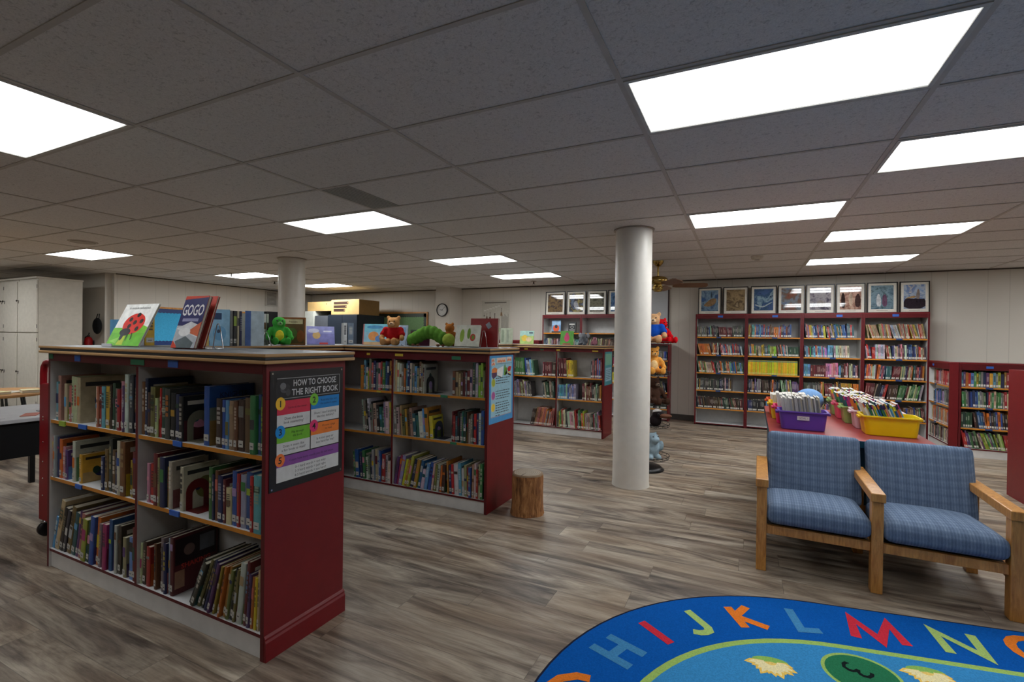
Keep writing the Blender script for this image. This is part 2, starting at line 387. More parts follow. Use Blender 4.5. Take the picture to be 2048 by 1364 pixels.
# ------------------------------------------------------------------ bookcases
def bookcase(name, label, loc, rz, w, d, h, bays, shelves, rail, kick=.10, slab=True, group=None, tapes=(), twosided=True, moulding=None, slab_ext=None, cat='bookcase'):
    """front face at y=0, going back to y=d; bays: divider centre x's; shelves: top heights of the loose shelves (or one list per bay)"""
    t = thing(name, label, cat, loc, rz, group); p = .024; hc = h - (.046 if slab else .018)
    for s in (0, 1):
        x = 0 if s == 0 else w - p
        q = MB().box(x, x + p, 0, d, 0, hc, RED, **({'right': WHT} if s == 0 else {'left': WHT}), front=REDD)
        q.build('side_panel', M_paint, t)
        if moulding == s:
            m = MB(); xx = -.012 if s == 0 else w
            pr = [(0, 0), (.013, 0), (.013, .085), (.008, .095), (.008, .104), (.003, .112), (0, .115)]
            sg = -1 if s == 0 else 1
            M = Matrix(((sg, 0, 0, 0 if s == 0 else w), (0, 0, 1, 0), (0, 1, 0, 0), (0, 0, 0, 1)))
            m.prism(pr, .001, d + .006, (116, 20, 27), M); m.build('base_moulding', M_paint, t)
    yb = d * .56 if twosided else d - .012
    MB().box(p, w - p, yb, yb + .01, 0.01, hc - .001, WHT).build('back_panel', M_paint, t)
    xs = [p] + [b for b in bays for _ in (0, 1)] + [w - p]
    for bx in bays: MB().box(bx - .011, bx + .011, .001, yb - .001, kick + .018, rail[0] - .001, WHT, front=REDD).build('divider', M_paint, t)
    for k in range(len(bays) + 1):
        x0 = xs[2 * k] + (.012 if k else .001); x1 = xs[2 * k + 1] - (.012 if k < len(bays) else .001)
        for z in (shelves[k] if isinstance(shelves[0], (list, tuple)) else shelves):
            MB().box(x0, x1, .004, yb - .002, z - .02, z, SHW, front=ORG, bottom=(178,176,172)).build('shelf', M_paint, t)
    MB().box(p + .001, w - p - .001, .003, yb - .002, kick, kick + .016, SHW, front=REDD).build('base_shelf', M_paint, t)
    if kick > .03: MB().box(p + .001, w - p - .001, .012, .026, .001, kick - .001, (216,214,212)).build('kick_plate', M_paint, t)
    MB().box(p + .001, w - p - .001, -.001, .02, rail[0], hc - .001, REDD).build('top_rail', M_paint, t)
    if slab:
        q = MB()
        for ext in [(-.036, w + .036, -.036, d + .036)] + (slab_ext or []):
            for z0, z1, c, i in ((hc, hc + .016, TAN, 0), (hc + .016, hc + .03, (48,50,52), .004), (hc + .03, h, TAN, 0)):
                q.box(ext[0] + i, ext[1] - i, ext[2] + i, ext[3] - i, z0, z1, c, top=SLAB if z1 == h else c)
        q.build('worktop', M_paint, t, bevel=.004)
    else:
        MB().box(0, w, 0, d, hc, hc + .018, RED).build('top_board', M_paint, t)
    for (x, z, tw, th, c) in tapes:
        MB().box(x - tw / 2, x + tw / 2, -.0032, -.0012 if z > rail[0] else .0035, z - th / 2, z + th / 2, c).build('shelf_label', M_print, t)
    return t
TB, TG, TL_, TY = (44,98,190), (40,120,84), (150,178,60), (206,178,50)
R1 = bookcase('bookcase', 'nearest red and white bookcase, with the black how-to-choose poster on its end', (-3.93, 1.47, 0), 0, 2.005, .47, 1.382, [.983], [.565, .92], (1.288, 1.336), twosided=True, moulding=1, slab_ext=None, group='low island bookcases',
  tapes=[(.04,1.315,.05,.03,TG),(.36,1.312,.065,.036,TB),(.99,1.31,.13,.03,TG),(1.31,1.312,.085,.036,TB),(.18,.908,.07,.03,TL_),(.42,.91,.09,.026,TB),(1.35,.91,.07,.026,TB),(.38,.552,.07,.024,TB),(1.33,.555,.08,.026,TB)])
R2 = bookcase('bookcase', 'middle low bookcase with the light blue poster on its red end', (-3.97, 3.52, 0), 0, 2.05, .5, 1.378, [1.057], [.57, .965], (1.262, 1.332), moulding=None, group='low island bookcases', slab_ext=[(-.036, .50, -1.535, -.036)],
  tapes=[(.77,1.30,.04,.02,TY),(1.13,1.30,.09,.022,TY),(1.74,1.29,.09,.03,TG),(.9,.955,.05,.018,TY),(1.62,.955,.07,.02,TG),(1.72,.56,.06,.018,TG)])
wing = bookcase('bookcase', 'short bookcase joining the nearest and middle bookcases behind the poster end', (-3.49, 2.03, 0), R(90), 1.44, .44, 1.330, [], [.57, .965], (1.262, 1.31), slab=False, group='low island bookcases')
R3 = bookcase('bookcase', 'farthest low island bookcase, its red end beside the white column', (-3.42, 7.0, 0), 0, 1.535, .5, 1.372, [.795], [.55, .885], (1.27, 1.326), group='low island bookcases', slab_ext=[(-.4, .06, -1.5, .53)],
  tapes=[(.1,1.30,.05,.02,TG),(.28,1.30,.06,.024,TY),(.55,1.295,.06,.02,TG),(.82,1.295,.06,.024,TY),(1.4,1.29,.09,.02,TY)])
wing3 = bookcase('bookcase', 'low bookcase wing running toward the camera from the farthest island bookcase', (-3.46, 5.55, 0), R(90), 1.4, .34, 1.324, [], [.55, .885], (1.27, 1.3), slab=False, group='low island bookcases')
# tall wall bookcases under the framed pictures
WB = []
for k in range(4):
    u = bookcase('wall_bookcase', 'tall white bookcase, ' + ['under the first two pictures beside the bare wall', 'holding the long row of yellow magazines', 'behind the blue cushion, third from the bare wall', 'in the corner, its top shelf of thin leaning books'][k],
      (-.82 + .8075 * k, 9.08, 0), 0, .806, .34, 1.93, [], [.3, .61, .915, 1.225, 1.535], (1.85, 1.912), kick=.02, slab=False, twosided=False, group='tall bookcases under the framed pictures',
      tapes=[([.4,.42,.5,.4][k],1.885,.08,.035,TB)] + [([.38,.42,.42,.45][k],z-.01,.075,.022,(40,66,120)) for z in (.61,.915,1.225,1.535)])
    WB.append(u)
LW = [bookcase('wall_bookcase', ['tall bookcase under the dark pictures, with two books standing upright on display', 'tall bookcase with an empty top shelf, half behind the white column'][k], (-3.72 + .81 * k, 9.08, 0), 0, .808, .34, 1.945, [], [.35, .66, .97, 1.28, 1.585], (1.875, 1.927), kick=.02, slab=False, twosided=False, group='tall bookcases left of the column') for k in (0, 1)]
LW.append(bookcase('wall_bookcase', 'narrow bookcase below the whiteboard, behind the rack of soft toys', (-2.05, 9.1, 0), 0, .79, .3, 1.40, [], [.22, .52, .80, 1.10], (1.375, 1.38), kick=.02, slab=False, twosided=False))
LOWW = bookcase('bookcase', 'low bookcase in the corner seen side-on, its white shelves facing the table', (2.40, 9.07, 0), R(-90), .82, .092, 1.225, [], [.381, .648, .912], (1.13, 1.207), kick=.13, slab=False, twosided=False, group='low corner bookcases', tapes=[(.2,1.17,.06,.03,TB),(.3,.902,.06,.02,(40,66,120)),(.3,.638,.06,.02,(40,66,120)),(.3,.371,.06,.02,(40,66,120))])
LOWR = bookcase('bookcase', 'low bookcase facing the chairs, with bright green and yellow books along its bottom', (2.497, 8.25, 0), 0, 1.05, .3, 1.225, [.78], [.381, .648, .912], (1.13, 1.207), kick=.10, slab=False, twosided=False, group='low corner bookcases', tapes=[(.3,1.17,.07,.03,TB)] + [(.3,z-.01,.07,.022,(40,66,120)) for z in (.381,.648,.912)])
ENDR = bookcase('bookcase', 'bookcase cut off by the frame, showing only its plain dark red end', (2.31, 5.93, 0), 0, 1.6, .47, 1.225, [.8], [.5, .85], (1.14, 1.2), slab=False, group='low corner bookcases')
LOWL = bookcase('bookcase', 'low dark red cabinet against the wall below the instrument chart', (-4.75, 9.1, 0), 0, .95, .3, 1.43, [], [.5, .9], (1.36, 1.412), slab=False, twosided=False)

# ------------------------------------------------------------------ books
ORD = ['zeroth','first','second','third','fourth','fifth','sixth','seventh','eighth','ninth','tenth','eleventh','twelfth','thirteenth','fourteenth','fifteenth','sixteenth','seventeenth']
def art_faces(mb, art, d, h, x, sgn=1):
    """pictures and words printed on a cover lying in the plane x, u across (0..1) and v up (0..1)"""
    for k, a in enumerate(art):
        xx = x + sgn * (.0002 + .00014 * k); P = lambda u, v: (xx, u * d, v * h)
        if a[0] == 'r': pts = [P(a[1], a[2]), P(a[3], a[2]), P(a[3], a[4]), P(a[1], a[4])]
        elif a[0] == 'e': pts = [P(a[1] + a[3] * math.cos(q * math.pi / 12), a[2] + a[4] * math.sin(q * math.pi / 12)) for q in range(24)]
        elif a[0] == 'p': pts = [P(*q) for q in a[1]]
        elif a[0] == 't':
            M = Matrix(((0, 0, 1, xx), (1, 0, 0, a[2] * d), (0, 1, 0, a[3] * h), (0, 0, 0, 1)))
            mb.text(a[1], M, a[4] * h, a[5], bold=True, squeeze=a[6] * d if len(a) > 6 else None); continue
        mb.poly(pts, a[-1])
def mix3(a, b, f): return tuple(a[i] * (1 - f) + b[i] * f for i in range(3))
def rnd_art(rg, base):
    cs = [PAL[rg.choice(PK)][0] for _ in range(3)]; L = []
    if rg.random() < .7: L.append(('r', 0.04, 0.0, .96, rg.uniform(.3, .6), mix3(cs[0], base, .3)))
    L.append(('e', rg.uniform(.35, .65), rg.uniform(.3, .5), rg.uniform(.18, .3), rg.uniform(.14, .26), cs[1]))
    L.append(('e', rg.uniform(.3, .7), rg.uniform(.4, .6), rg.uniform(.08, .15), rg.uniform(.06, .14), cs[2]))
    L.append(('r', .12, .80, .88, .89, mix3((30,30,34), base, .15 if sum(base) > 300 else .0) if sum(base) > 300 else (200,196,180)))
    return L
def book(name, t, h, d, base, label, cat, M, group=None, rg=random, art=None, spine=True, sticker=True, parts=True, page=(206,198,180)):
    """spine along z at y=0, covers at x=0 and x=t, pages toward +y; root mesh is the cover"""
    e = min(.0028, t * .18); q = MB()
    base2 = mix3(base, (20,20,20), .12)
    q.box(0, e, .004, d, 0, h, base2); q.box(t - e, t, .004, d, 0, h, base)
    n = 4; arc = [(t / 2 - math.cos(math.pi * k / n) * t / 2, .004 - math.sin(math.pi * k / n) * min(.004, t * .3)) for k in range(n + 1)]
    q.prism([(a, b) for a, b in arc] + [(t - e * .5, .0055), (e * .5, .0055)], 0, h, base)
    ys = .004 - min(.004, t * .3) - .0005
    if spine:
        c2 = rg.choice([(226,220,206), (186,170,120), (20,20,24), PAL[rg.choice(PK)][0]])
        if sum(abs(c2[i] - base[i]) for i in range(3)) < 120: c2 = (230,226,214) if sum(base) < 330 else (24,24,30)
        c2 = mix3(c2, base, rg.uniform(.25, .6))
        k = rg.random(); w0, w1 = t * .22, t * .78
        if k < .55:   # a lettered title: short bars read as words at this size
            z = h * rg.uniform(.80, .88); zz = h * rg.uniform(.34, .5); m = rg.randint(3, 7)
            for j in range(m):
                a = z - (z - zz) * j / m; bb = a - (z - zz) / m * rg.uniform(.55, .85)
                q.poly([(w0, ys, bb), (w1, ys, bb), (w1, ys, a), (w0, ys, a)], c2)
        if k > .4:
            c3 = PAL[rg.choice(PK)][0]; a = h * rg.uniform(.55, .9); bb = a - h * rg.uniform(.05, .28)
            q.poly([(t * .1, ys + .0002, bb), (t * .9, ys + .0002, bb), (t * .9, ys + .0002, a), (t * .1, ys + .0002, a)], c3)
    if art: art_faces(q, art, d, h, t)
    o = q.build(name, M_book); o.matrix_world = M
    tag(o, label, cat, group)
    if parts:
        MB().box(e + .0002, t - e - .0002, .006, d - .004, .003, h - .003, page).build('page_block', M_paper, o)
        if sticker and t > .009 and rg.random() < .8:
            s = MB(); z = h * .08; zz = z + min(.032, h * .13); a = t * .12
            s.poly([(a, ys - .0004, z), (t - a, ys - .0004, z), (t - a, ys - .0004, zz), (a, ys - .0004, zz)], (192,190,184))
            s.poly([(t * .3, ys - .0007, z + .012), (t * .7, ys - .0007, z + .012), (t * .7, ys - .0007, z + .016), (t * .3, ys - .0007, z + .016)], (60,60,66))
            s.build('spine_label', M_paper, o)
    return o

SHELF_BOOKS = {
 ('1', 'top', 'far'): [(-3.877,0.0461,0.236,0,'lb',''), (-3.829,0.0306,0.277,0,'bg',''), (-3.764,0.0306,0.23,0,'cr',''), (-3.714,0.0264,0.221,0,'sa',''), (-3.685,0.0306,0.278,0,'cr',''), (-3.653,0.0303,0.276,0,'cr',''), (-3.62,0.0343,0.275,0,'cr','A'), (-3.404,0.02,0.233,0,'wh',''), (-3.382,0.0199,0.234,0,'sa',''), (-3.36,0.0217,0.23,0,'rd',''), (-3.336,0.0371,0.237,0,'lb','A'), (-3.297,0.0434,0.239,0,'yl',''), (-3.252,0.0238,0.247,0,'db',''), (-3.226,0.0284,0.261,0,'gd',''), (-3.196,0.03,0.233,0,'gy',''), (-3.164,0.0306,0.23,0,'rd',''), (-3.131,0.0303,0.277,0,'pk',''), (-3.099,0.0245,0.255,0,'pu',''), (-3.072,0.0333,0.319,0,'wh',''), (-3.037,0.0338,0.313,0,'dg',''), (-3.001,0.0282,0.306,0,'nv','')],
 ('1', 'top', 'near'): [(-2.934,0.028,0.284,0,'br',''), (-2.904,0.026,0.303,0,'nv','Y'), (-2.876,0.0326,0.231,0,'db',''), (-2.841,0.0423,0.263,0,'ol',''), (-2.797,0.0251,0.205,0,'cr',''), (-2.769,0.0166,0.257,0,'rd',''), (-2.751,0.0411,0.263,0,'gd',''), (-2.708,0.0405,0.26,0,'dg',''), (-2.665,0.0399,0.24,0,'bk',''), (-2.623,0.0315,0.236,0,'nv',''), (-2.59,0.035,0.228,0,'bk','W'), (-2.398,0.0485,0.29,0,'bl','TK'), (-2.303,0.0435,0.236,0,'db',''), (-2.257,0.0264,0.232,0,'bl',''), (-2.229,0.0261,0.232,0,'lb',''), (-2.201,0.0323,0.231,0,'bg',''), (-2.167,0.0255,0.231,0,'br',''), (-2.139,0.0441,0.242,0,'db',''), (-2.093,0.0485,0.253,0,'br','T'), (-2.038,0.0363,0.268,0,'gn',''), (-2,0.0209,0.272,0,'bl',''), (-1.977,0.0178,0.265,0,'gn','')],
 ('1', 'middle', 'far'): [(-3.905,0.0327,0.244,0,'rd',''), (-3.87,0.0217,0.256,0,'lg',''), (-3.847,0.0263,0.252,0,'nv',''), (-3.818,0.0332,0.24,0,'or',''), (-3.783,0.0315,0.196,0,'pk','A'), (-3.75,0.0315,0.18,0,'pu','A'), (-3.66,0.0315,0.243,0,'wh','A'), (-3.581,0.0315,0.171,0,'yl','A'), (-3.326,0.0282,0.191,0,'nv',''), (-3.296,0.035,0.237,0,'ol',''), (-3.259,0.0346,0.3,0,'dg',''), (-3.222,0.0342,0.24,0,'br',''), (-3.186,0.0386,0.228,0,'nv',''), (-3.145,0.0286,0.3,0,'wh',''), (-3.115,0.0493,0.3,0,'br','T'), (-3.038,0.023,0.203,0,'mu',''), (-3.013,0.0473,0.253,0,'mr','A')],
 ('1', 'middle', 'near'): [(-2.874,0.0258,0.208,0,'pk',''), (-2.846,0.0485,0.206,0,'rd','T'), (-2.795,0.0376,0.272,0,'mr',''), (-2.755,0.0165,0.252,0,'bg',''), (-2.737,0.0409,0.259,0,'nv',''), (-2.694,0.0202,0.21,0,'mu','T'), (-2.672,0.031,0.242,0,'lg',''), (-2.586,0.0272,0.224,0,'cr','A'), (-2.354,0.0274,0.252,0,'gn',''), (-2.324,0.017,0.221,0,'nv',''), (-2.305,0.0236,0.241,0,'br',''), (-2.28,0.0366,0.222,0,'nv',''), (-2.241,0.0198,0.209,0,'mr',''), (-2.219,0.0391,0.173,0,'cr',''), (-2.178,0.0353,0.257,0,'bl',''), (-2.141,0.0222,0.249,0,'rd',''), (-2.117,0.0376,0.247,0,'lg',''), (-2.077,0.0432,0.265,0,'bl',''), (-2.032,0.0213,0.254,0,'rd',''), (-2.008,0.0485,0.263,0,'lb','TA')],
 ('1', 'bottom', 'far'): [(-3.905,0.0287,0.208,16,'lb',''), (-3.873,0.0453,0.322,16,'cr',''), (-3.818,0.0393,0.28,15,'bk',''), (-3.775,0.03,0.269,15,'dg',''), (-3.733,0.0437,0.299,14,'ol',''), (-3.68,0.0433,0.267,13,'tl',''), (-3.628,0.0268,0.286,12,'pu',''), (-3.594,0.0373,0.275,11,'sa',''), (-3.538,0.048,0.252,8,'lm','T'), (-3.483,0.0308,0.242,7,'gd',''), (-3.445,0.0442,0.282,6,'bl',''), (-3.393,0.0309,0.281,5,'or',''), (-3.355,0.031,0.251,4,'gy',''), (-3.299,0.0393,0.26,3,'mg',''), (-3.252,0.031,0.29,2,'bl',''), (-3.184,0.0238,0.27,1,'lg',''), (-3.158,0.031,0.27,1,'db',''), (-3.092,0.031,0.22,0,'bg',''), (-3.039,0.0407,0.23,0,'lb',''), (-2.997,0.0268,0.29,0,'mr','')],
 ('1', 'bottom', 'near'): [(-2.935,0.0184,0.22,2,'cr',''), (-2.915,0.0303,0.23,2,'db',''), (-2.876,0.0337,0.21,1,'rd','T'), (-2.801,0.0216,0.24,0,'br',''), (-2.745,0.0229,0.28,0,'gy',''), (-2.711,0.0226,0.26,0,'nv',''), (-2.677,0.0112,0.29,0,'lg',''), (-2.661,0.0278,0.3,0,'mr','AS'), (-2.502,0.0189,0.267,26,'bk',''), (-2.471,0.0235,0.254,25,'dg',''), (-2.437,0.0187,0.274,24,'ol',''), (-2.403,0.0141,0.27,22,'bk',''), (-2.374,0.0189,0.277,20,'nv',''), (-2.341,0.0189,0.263,18,'pu',''), (-2.308,0.0142,0.25,16,'mu',''), (-2.282,0.0142,0.247,14,'mr',''), (-2.26,0.0142,0.257,13,'or',''), (-2.238,0.0188,0.256,12,'mu',''), (-2.212,0.0187,0.244,11,'ol',''), (-2.186,0.0185,0.254,10,'bk',''), (-2.161,0.0161,0.253,9,'ol',''), (-2.132,0.0335,0.292,7,'wh','T'), (-2.09,0.0202,0.302,6,'mr',''), (-2.062,0.0178,0.251,5,'pu',''), (-2.038,0.0155,0.241,4,'or',''), (-2.016,0.0153,0.24,3,'yl',''), (-1.993,0.013,0.28,2,'cr',''), (-1.973,0.0108,0.26,1,'gy','')],
 ('2', 'top', 'far'): [(-3.311,0.0363,0.227,0,'or',''), (-3.27,0.0227,0.277,0,'lb',''), (-3.245,0.0205,0.207,0,'wh',''), (-3.222,0.0133,0.173,0,'yl',''), (-3.207,0.0254,0.288,0,'gy',''), (-3.18,0.0223,0.253,0,'sa',''), (-3.155,0.0302,0.271,0,'nv',''), (-3.123,0.023,0.255,0,'gy',''), (-3.098,0.0249,0.256,0,'pk',''), (-3.071,0.0218,0.266,0,'rd',''), (-3.047,0.0325,0.258,0,'gn',''), (-3.013,0.0216,0.272,0,'bl',''), (-2.989,0.0224,0.268,0,'nv',''), (-2.965,0.0194,0.278,0,'mu',''), (-2.944,0.0145,0.274,0,'or','')],
 ('2', 'top', 'near'): [(-2.9,0.0224,0.284,0,'cr',''), (-2.876,0.0242,0.263,0,'wh',''), (-2.849,0.026,0.256,0,'wh',''), (-2.821,0.024,0.253,0,'gy',''), (-2.795,0.021,0.216,0,'or',''), (-2.772,0.019,0.258,0,'lb',''), (-2.751,0.0284,0.284,0,'nv',''), (-2.721,0.0188,0.264,0,'cr',''), (-2.7,0.0187,0.253,0,'gy',''), (-2.679,0.0261,0.237,0,'lb',''), (-2.651,0.0213,0.221,0,'bg',''), (-2.628,0.0231,0.28,0,'br',''), (-2.603,0.0184,0.264,0,'bg',''), (-2.582,0.0156,0.257,0,'cr','AW'), (-2.279,0.029,0.209,0,'br',''), (-2.248,0.028,0.206,0,'bg',''), (-2.217,0.0211,0.192,0,'bg',''), (-2.194,0.021,0.201,0,'br',''), (-2.171,0.0209,0.209,0,'mr',''), (-2.148,0.015,0.203,0,'gy',''), (-2.131,0.0265,0.219,0,'mr',''), (-2.103,0.0247,0.232,0,'lg',''), (-2.076,0.0245,0.288,0,'dgn',''), (-2.049,0.0244,0.288,0,'lg',''), (-2.022,0.0243,0.27,0,'lm',''), (-1.995,0.0201,0.288,0,'lm',''), (-1.973,0.0104,0.226,0,'bg','')],
 ('2', 'middle', 'far'): [(-3.27,0.0211,0.294,-6,'lg',''), (-3.247,0.0263,0.287,-6,'gy',''), (-3.218,0.0209,0.245,-6,'bk',''), (-3.195,0.0261,0.31,-6,'wh',''), (-3.167,0.028,0.257,-5,'gy',''), (-3.137,0.034,0.268,-5,'cr',''), (-3.101,0.0308,0.253,-4,'bk',''), (-3.068,0.0306,0.238,-4,'tl',''), (-3.035,0.0203,0.236,-3,'tl',''), (-3.013,0.0202,0.289,-3,'li',''), (-2.991,0.0402,0.295,-2,'wh','T'), (-2.949,0.017,0.289,-2,'yl','')],
 ('2', 'middle', 'near'): [(-2.886,0.0243,0.263,-3,'gy',''), (-2.86,0.029,0.252,-3,'lg',''), (-2.824,0.0192,0.268,-4,'bg','T'), (-2.803,0.0287,0.231,-4,'ol',''), (-2.767,0.0237,0.242,-5,'mu',''), (-2.742,0.0236,0.244,-5,'br',''), (-2.716,0.0282,0.255,-5,'bg','T'), (-2.681,0.0326,0.207,-6,'tl',''), (-2.646,0.0278,0.193,-6,'tl',''), (-2.616,0.0454,0.229,-6,'wh','T'), (-2.568,0.0228,0.258,-6,'lb',''), (-2.544,0.0362,0.268,-6,'or','T'), (-2.505,0.036,0.197,-5,'yl','A'), (-2.276,0.0145,0.258,0,'mr',''), (-2.26,0.0171,0.227,0,'rd',''), (-2.241,0.0195,0.221,0,'tl',''), (-2.219,0.0211,0.262,0,'bk',''), (-2.196,0.021,0.248,0,'gy',''), (-2.173,0.0167,0.266,0,'tl',''), (-2.154,0.025,0.267,0,'dgn',''), (-2.127,0.0124,0.261,0,'br',''), (-2.113,0.0207,0.208,0,'cr',''), (-2.09,0.0165,0.249,0,'gy',''), (-2.072,0.0139,0.258,0,'bk',''), (-2.056,0.0229,0.255,0,'rd',''), (-2.031,0.0163,0.261,0,'nv',''), (-2.013,0.0243,0.263,0,'wh',''), (-1.987,0.0281,0.288,0,'bl','')],
 ('2', 'bottom', 'far'): [(-3.381,0.0232,0.242,-5,'gn',''), (-3.355,0.0448,0.264,-5,'bl','T'), (-3.291,0.0251,0.242,-5,'nv',''), (-3.263,0.0318,0.265,-4,'gn',''), (-3.228,0.0282,0.206,-4,'wh',''), (-3.196,0.0225,0.224,-3,'gy',''), (-3.172,0.0257,0.236,-3,'nv',''), (-3.144,0.0245,0.288,-3,'lg',''), (-3.117,0.0277,0.29,-2,'cr',''), (-3.088,0.022,0.289,-2,'lg',''), (-3.064,0.0219,0.287,-1,'bl',''), (-3.04,0.0381,0.256,0,'rd','T'), (-3,0.027,0.252,0,'lg',''), (-2.971,0.0376,0.203,1,'wh','')],
 ('2', 'bottom', 'near'): [(-2.9,0.0267,0.259,9,'pu',''), (-2.871,0.0244,0.273,10,'mg',''), (-2.844,0.0336,0.277,11,'li',''), (-2.808,0.026,0.244,12,'yl',''), (-2.779,0.0258,0.248,12,'or',''), (-2.751,0.0256,0.29,13,'lm',''), (-2.717,0.0357,0.255,12,'nv',''), (-2.674,0.0305,0.259,11,'mu',''), (-2.636,0.0288,0.253,10,'bl',''), (-2.604,0.0351,0.175,10,'wh',''), (-2.562,0.0299,0.235,9,'lb',''), (-2.525,0.0298,0.248,8,'bl',''), (-2.489,0.0198,0.242,7,'cr',''), (-2.462,0.0247,0.236,6,'ol',''), (-2.431,0.0246,0.239,5,'cr',''), (-2.4,0.0196,0.233,4,'or',''), (-2.374,0.0292,0.244,3,'db','A'), (-2.312,0.0143,0.277,-3,'or',''), (-2.296,0.0237,0.244,-3,'nv',''), (-2.27,0.0236,0.256,-3,'rd',''), (-2.244,0.0422,0.259,-3,'wh',''), (-2.2,0.0279,0.274,-3,'lb','T'), (-2.17,0.0231,0.234,-2,'wh',''), (-2.145,0.0257,0.263,-2,'bg',''), (-2.117,0.0156,0.249,-1,'rd',''), (-2.099,0.0228,0.251,-1,'bl',''), (-2.075,0.0227,0.28,0,'bg',''), (-2.05,0.018,0.292,0,'wh',''), (-2.03,0.018,0.243,0,'rd',''), (-2.01,0.0179,0.288,0,'cr',''), (-1.99,0.0223,0.299,0,'gn','')],
}

KN = [('r', 0, .62, 1, 1, (44,84,150)), ('r', 0, 0, 1, .5, (150,120,70)), ('r', 0, .42, 1, .64, (120,132,120)), ('t', 'KNIGHTS', .52, .80, .12, (28,40,80), .85), ('p', [(.2,.1),(.3,.5),(.36,.5),(.42,.1)], (74,56,38))]
SK = [('r', .05, .5, .95, .95, (40,26,30)), ('r', .58, .62, .92, .9, (110,116,126)), ('e', .35, .72, .12, .1, (120,96,90)), ('t', 'SHAKING', .5, .42, .12, (206,70,60), .8), ('r', .04, .1, .25, .4, (160,120,96))]
ZS = {('1','top'): .92, ('1','middle'): .565, ('1','bottom'): .116, ('2','top'): .965, ('2','middle'): .57, ('2','bottom'): .116}
Y0 = {'1': 1.478, '2': 3.53}; CASE = {'1': 'black-poster bookcase', '2': 'blue-poster bookcase'}
used = {}
for (case, sh, bay), L in SHELF_BOOKS.items():
    n = len(L)
    for k, (x, t, h, lean, code, fl) in enumerate(L):
        rg = random.Random(hash_ := (int(case) * 1000 + 'tmb'.index(sh[0]) * 200 + (bay == 'near') * 100 + k))
        base, cn = PAL[code]
        base = mix3(tuple(max(8, min(240, v * rg.uniform(.86, 1.1))) for v in base), (132, 124, 112), .12)
        sz = 'thin' if t < .014 else 'thick' if t > .042 else 'tall' if h > .285 else 'short' if h < .215 else ''
        if bay == 'far': pos = ORD[k + 1] + ' from the left side' if k < n / 2 else ORD[n - k] + ' left of the divider'
        else: pos = ORD[k + 1] + ' right of the divider' if k < n / 2 else ORD[n - k] + ' from the poster end'
        lab = f"{sz + ' ' if sz else ''}{cn} book{' leaning over' if abs(lean) > 8 else ''}, {pos}, {sh} shelf, {CASE[case]}"
        d = min(.238, max(.13, h * rg.uniform(.74, .98)))
        art = KN if 'K' in fl else SK if 'S' in fl else rnd_art(rg, base)
        if case == '1' and 'S' in fl: d = .235
        y = Y0[case] - rg.choice([0, 0, .003, .008, .015 if h > .25 and 'K' not in fl else .004]) + .008
        zc = ZS[case, sh] + .0006 + (t * math.sin(R(lean)) if lean > 0 else 0)
        book('book', t, h, d, base, lab, 'book', T(x, y, zc) @ RY(lean), f'books on the {sh} shelf of the {CASE[case]}', rg, art)
        if 'Y' in fl: pass
# bookends standing against the last book of a run
def bookend(label, x, y, z, c, wide=.13, high=.15):
    t = thing('bookend', label, 'bookend', (x, y, z), group='steel bookends')
    M = Matrix(((0, 0, 1, 0), (1, 0, 0, 0), (0, 1, 0, 0), (0, 0, 0, 1)))
    q = MB(); o = [(math.cos(a * math.pi / 10) * wide / 2, high - wide / 2 + math.sin(a * math.pi / 10) * wide / 2) for a in range(11)]
    out = [(wide / 2, .001)] + o + [(-wide / 2, .001)]
    inn = [(wide * .24, .001)] + [(math.cos(a * math.pi / 10) * wide * .24, high * .5 + math.sin(a * math.pi / 10) * wide * .24) for a in range(11)] + [(-wide * .24, .001)]
    m = len(out)
    for zz in (0, .0022): q.add([(a, b_, zz) for a, b_ in out] + [(a, b_, zz) for a, b_ in inn], [(i, i + 1, m + i + 1, m + i) for i in range(m - 1)], c, M)
    q.add([(a, b_, zz) for zz in (0, .0022) for a, b_ in out], [(i, i + 1, m + i + 1, m + i) for i in range(m - 1)], c, M)
    q.build('upright_plate', M_plastic, t)
    MB().box(.003, .10, -wide / 2, wide / 2, .0005, .002, c).build('base_tongue', M_plastic, t)

def last_end(key, i=None):
    L = SHELF_BOOKS[key]; b = L[-1 if i is None else i]; return b[0] + b[1] / math.cos(R(b[3]))
def gap_after(key):
    """x just right of the book that is followed by the widest gap"""
    L = SHELF_BOOKS[key]; g = [(L[k + 1][0] - (L[k][0] + L[k][1]), k) for k in range(len(L) - 1)]; w, k = max(g); return L[k][0] + L[k][1] / math.cos(R(L[k][3])) + max(0, L[k][2] * math.sin(R(L[k][3]))), w
for key, c, l, z, y in ((('1','top','near'), (128,126,104), 'olive grey arch-shaped bookend on the top shelf of the black-poster bookcase', .9205, 1.56), (('1','middle','near'), (104,22,28), 'dark red arch-shaped bookend on the middle shelf of the black-poster bookcase', .5655, 1.56), (('2','top','near'), (24,24,26), 'black arch-shaped bookend on the top shelf of the blue-poster bookcase', .9655, 3.62), (('2','middle','near'), (34,44,64), 'dark blue arch-shaped bookend on the middle shelf of the blue-poster bookcase', .5705, 3.62)):
    x, w = gap_after(key)
    if w > .02: bookend(l, x + .003, y, z, c, .12 if w > .1 else .11)

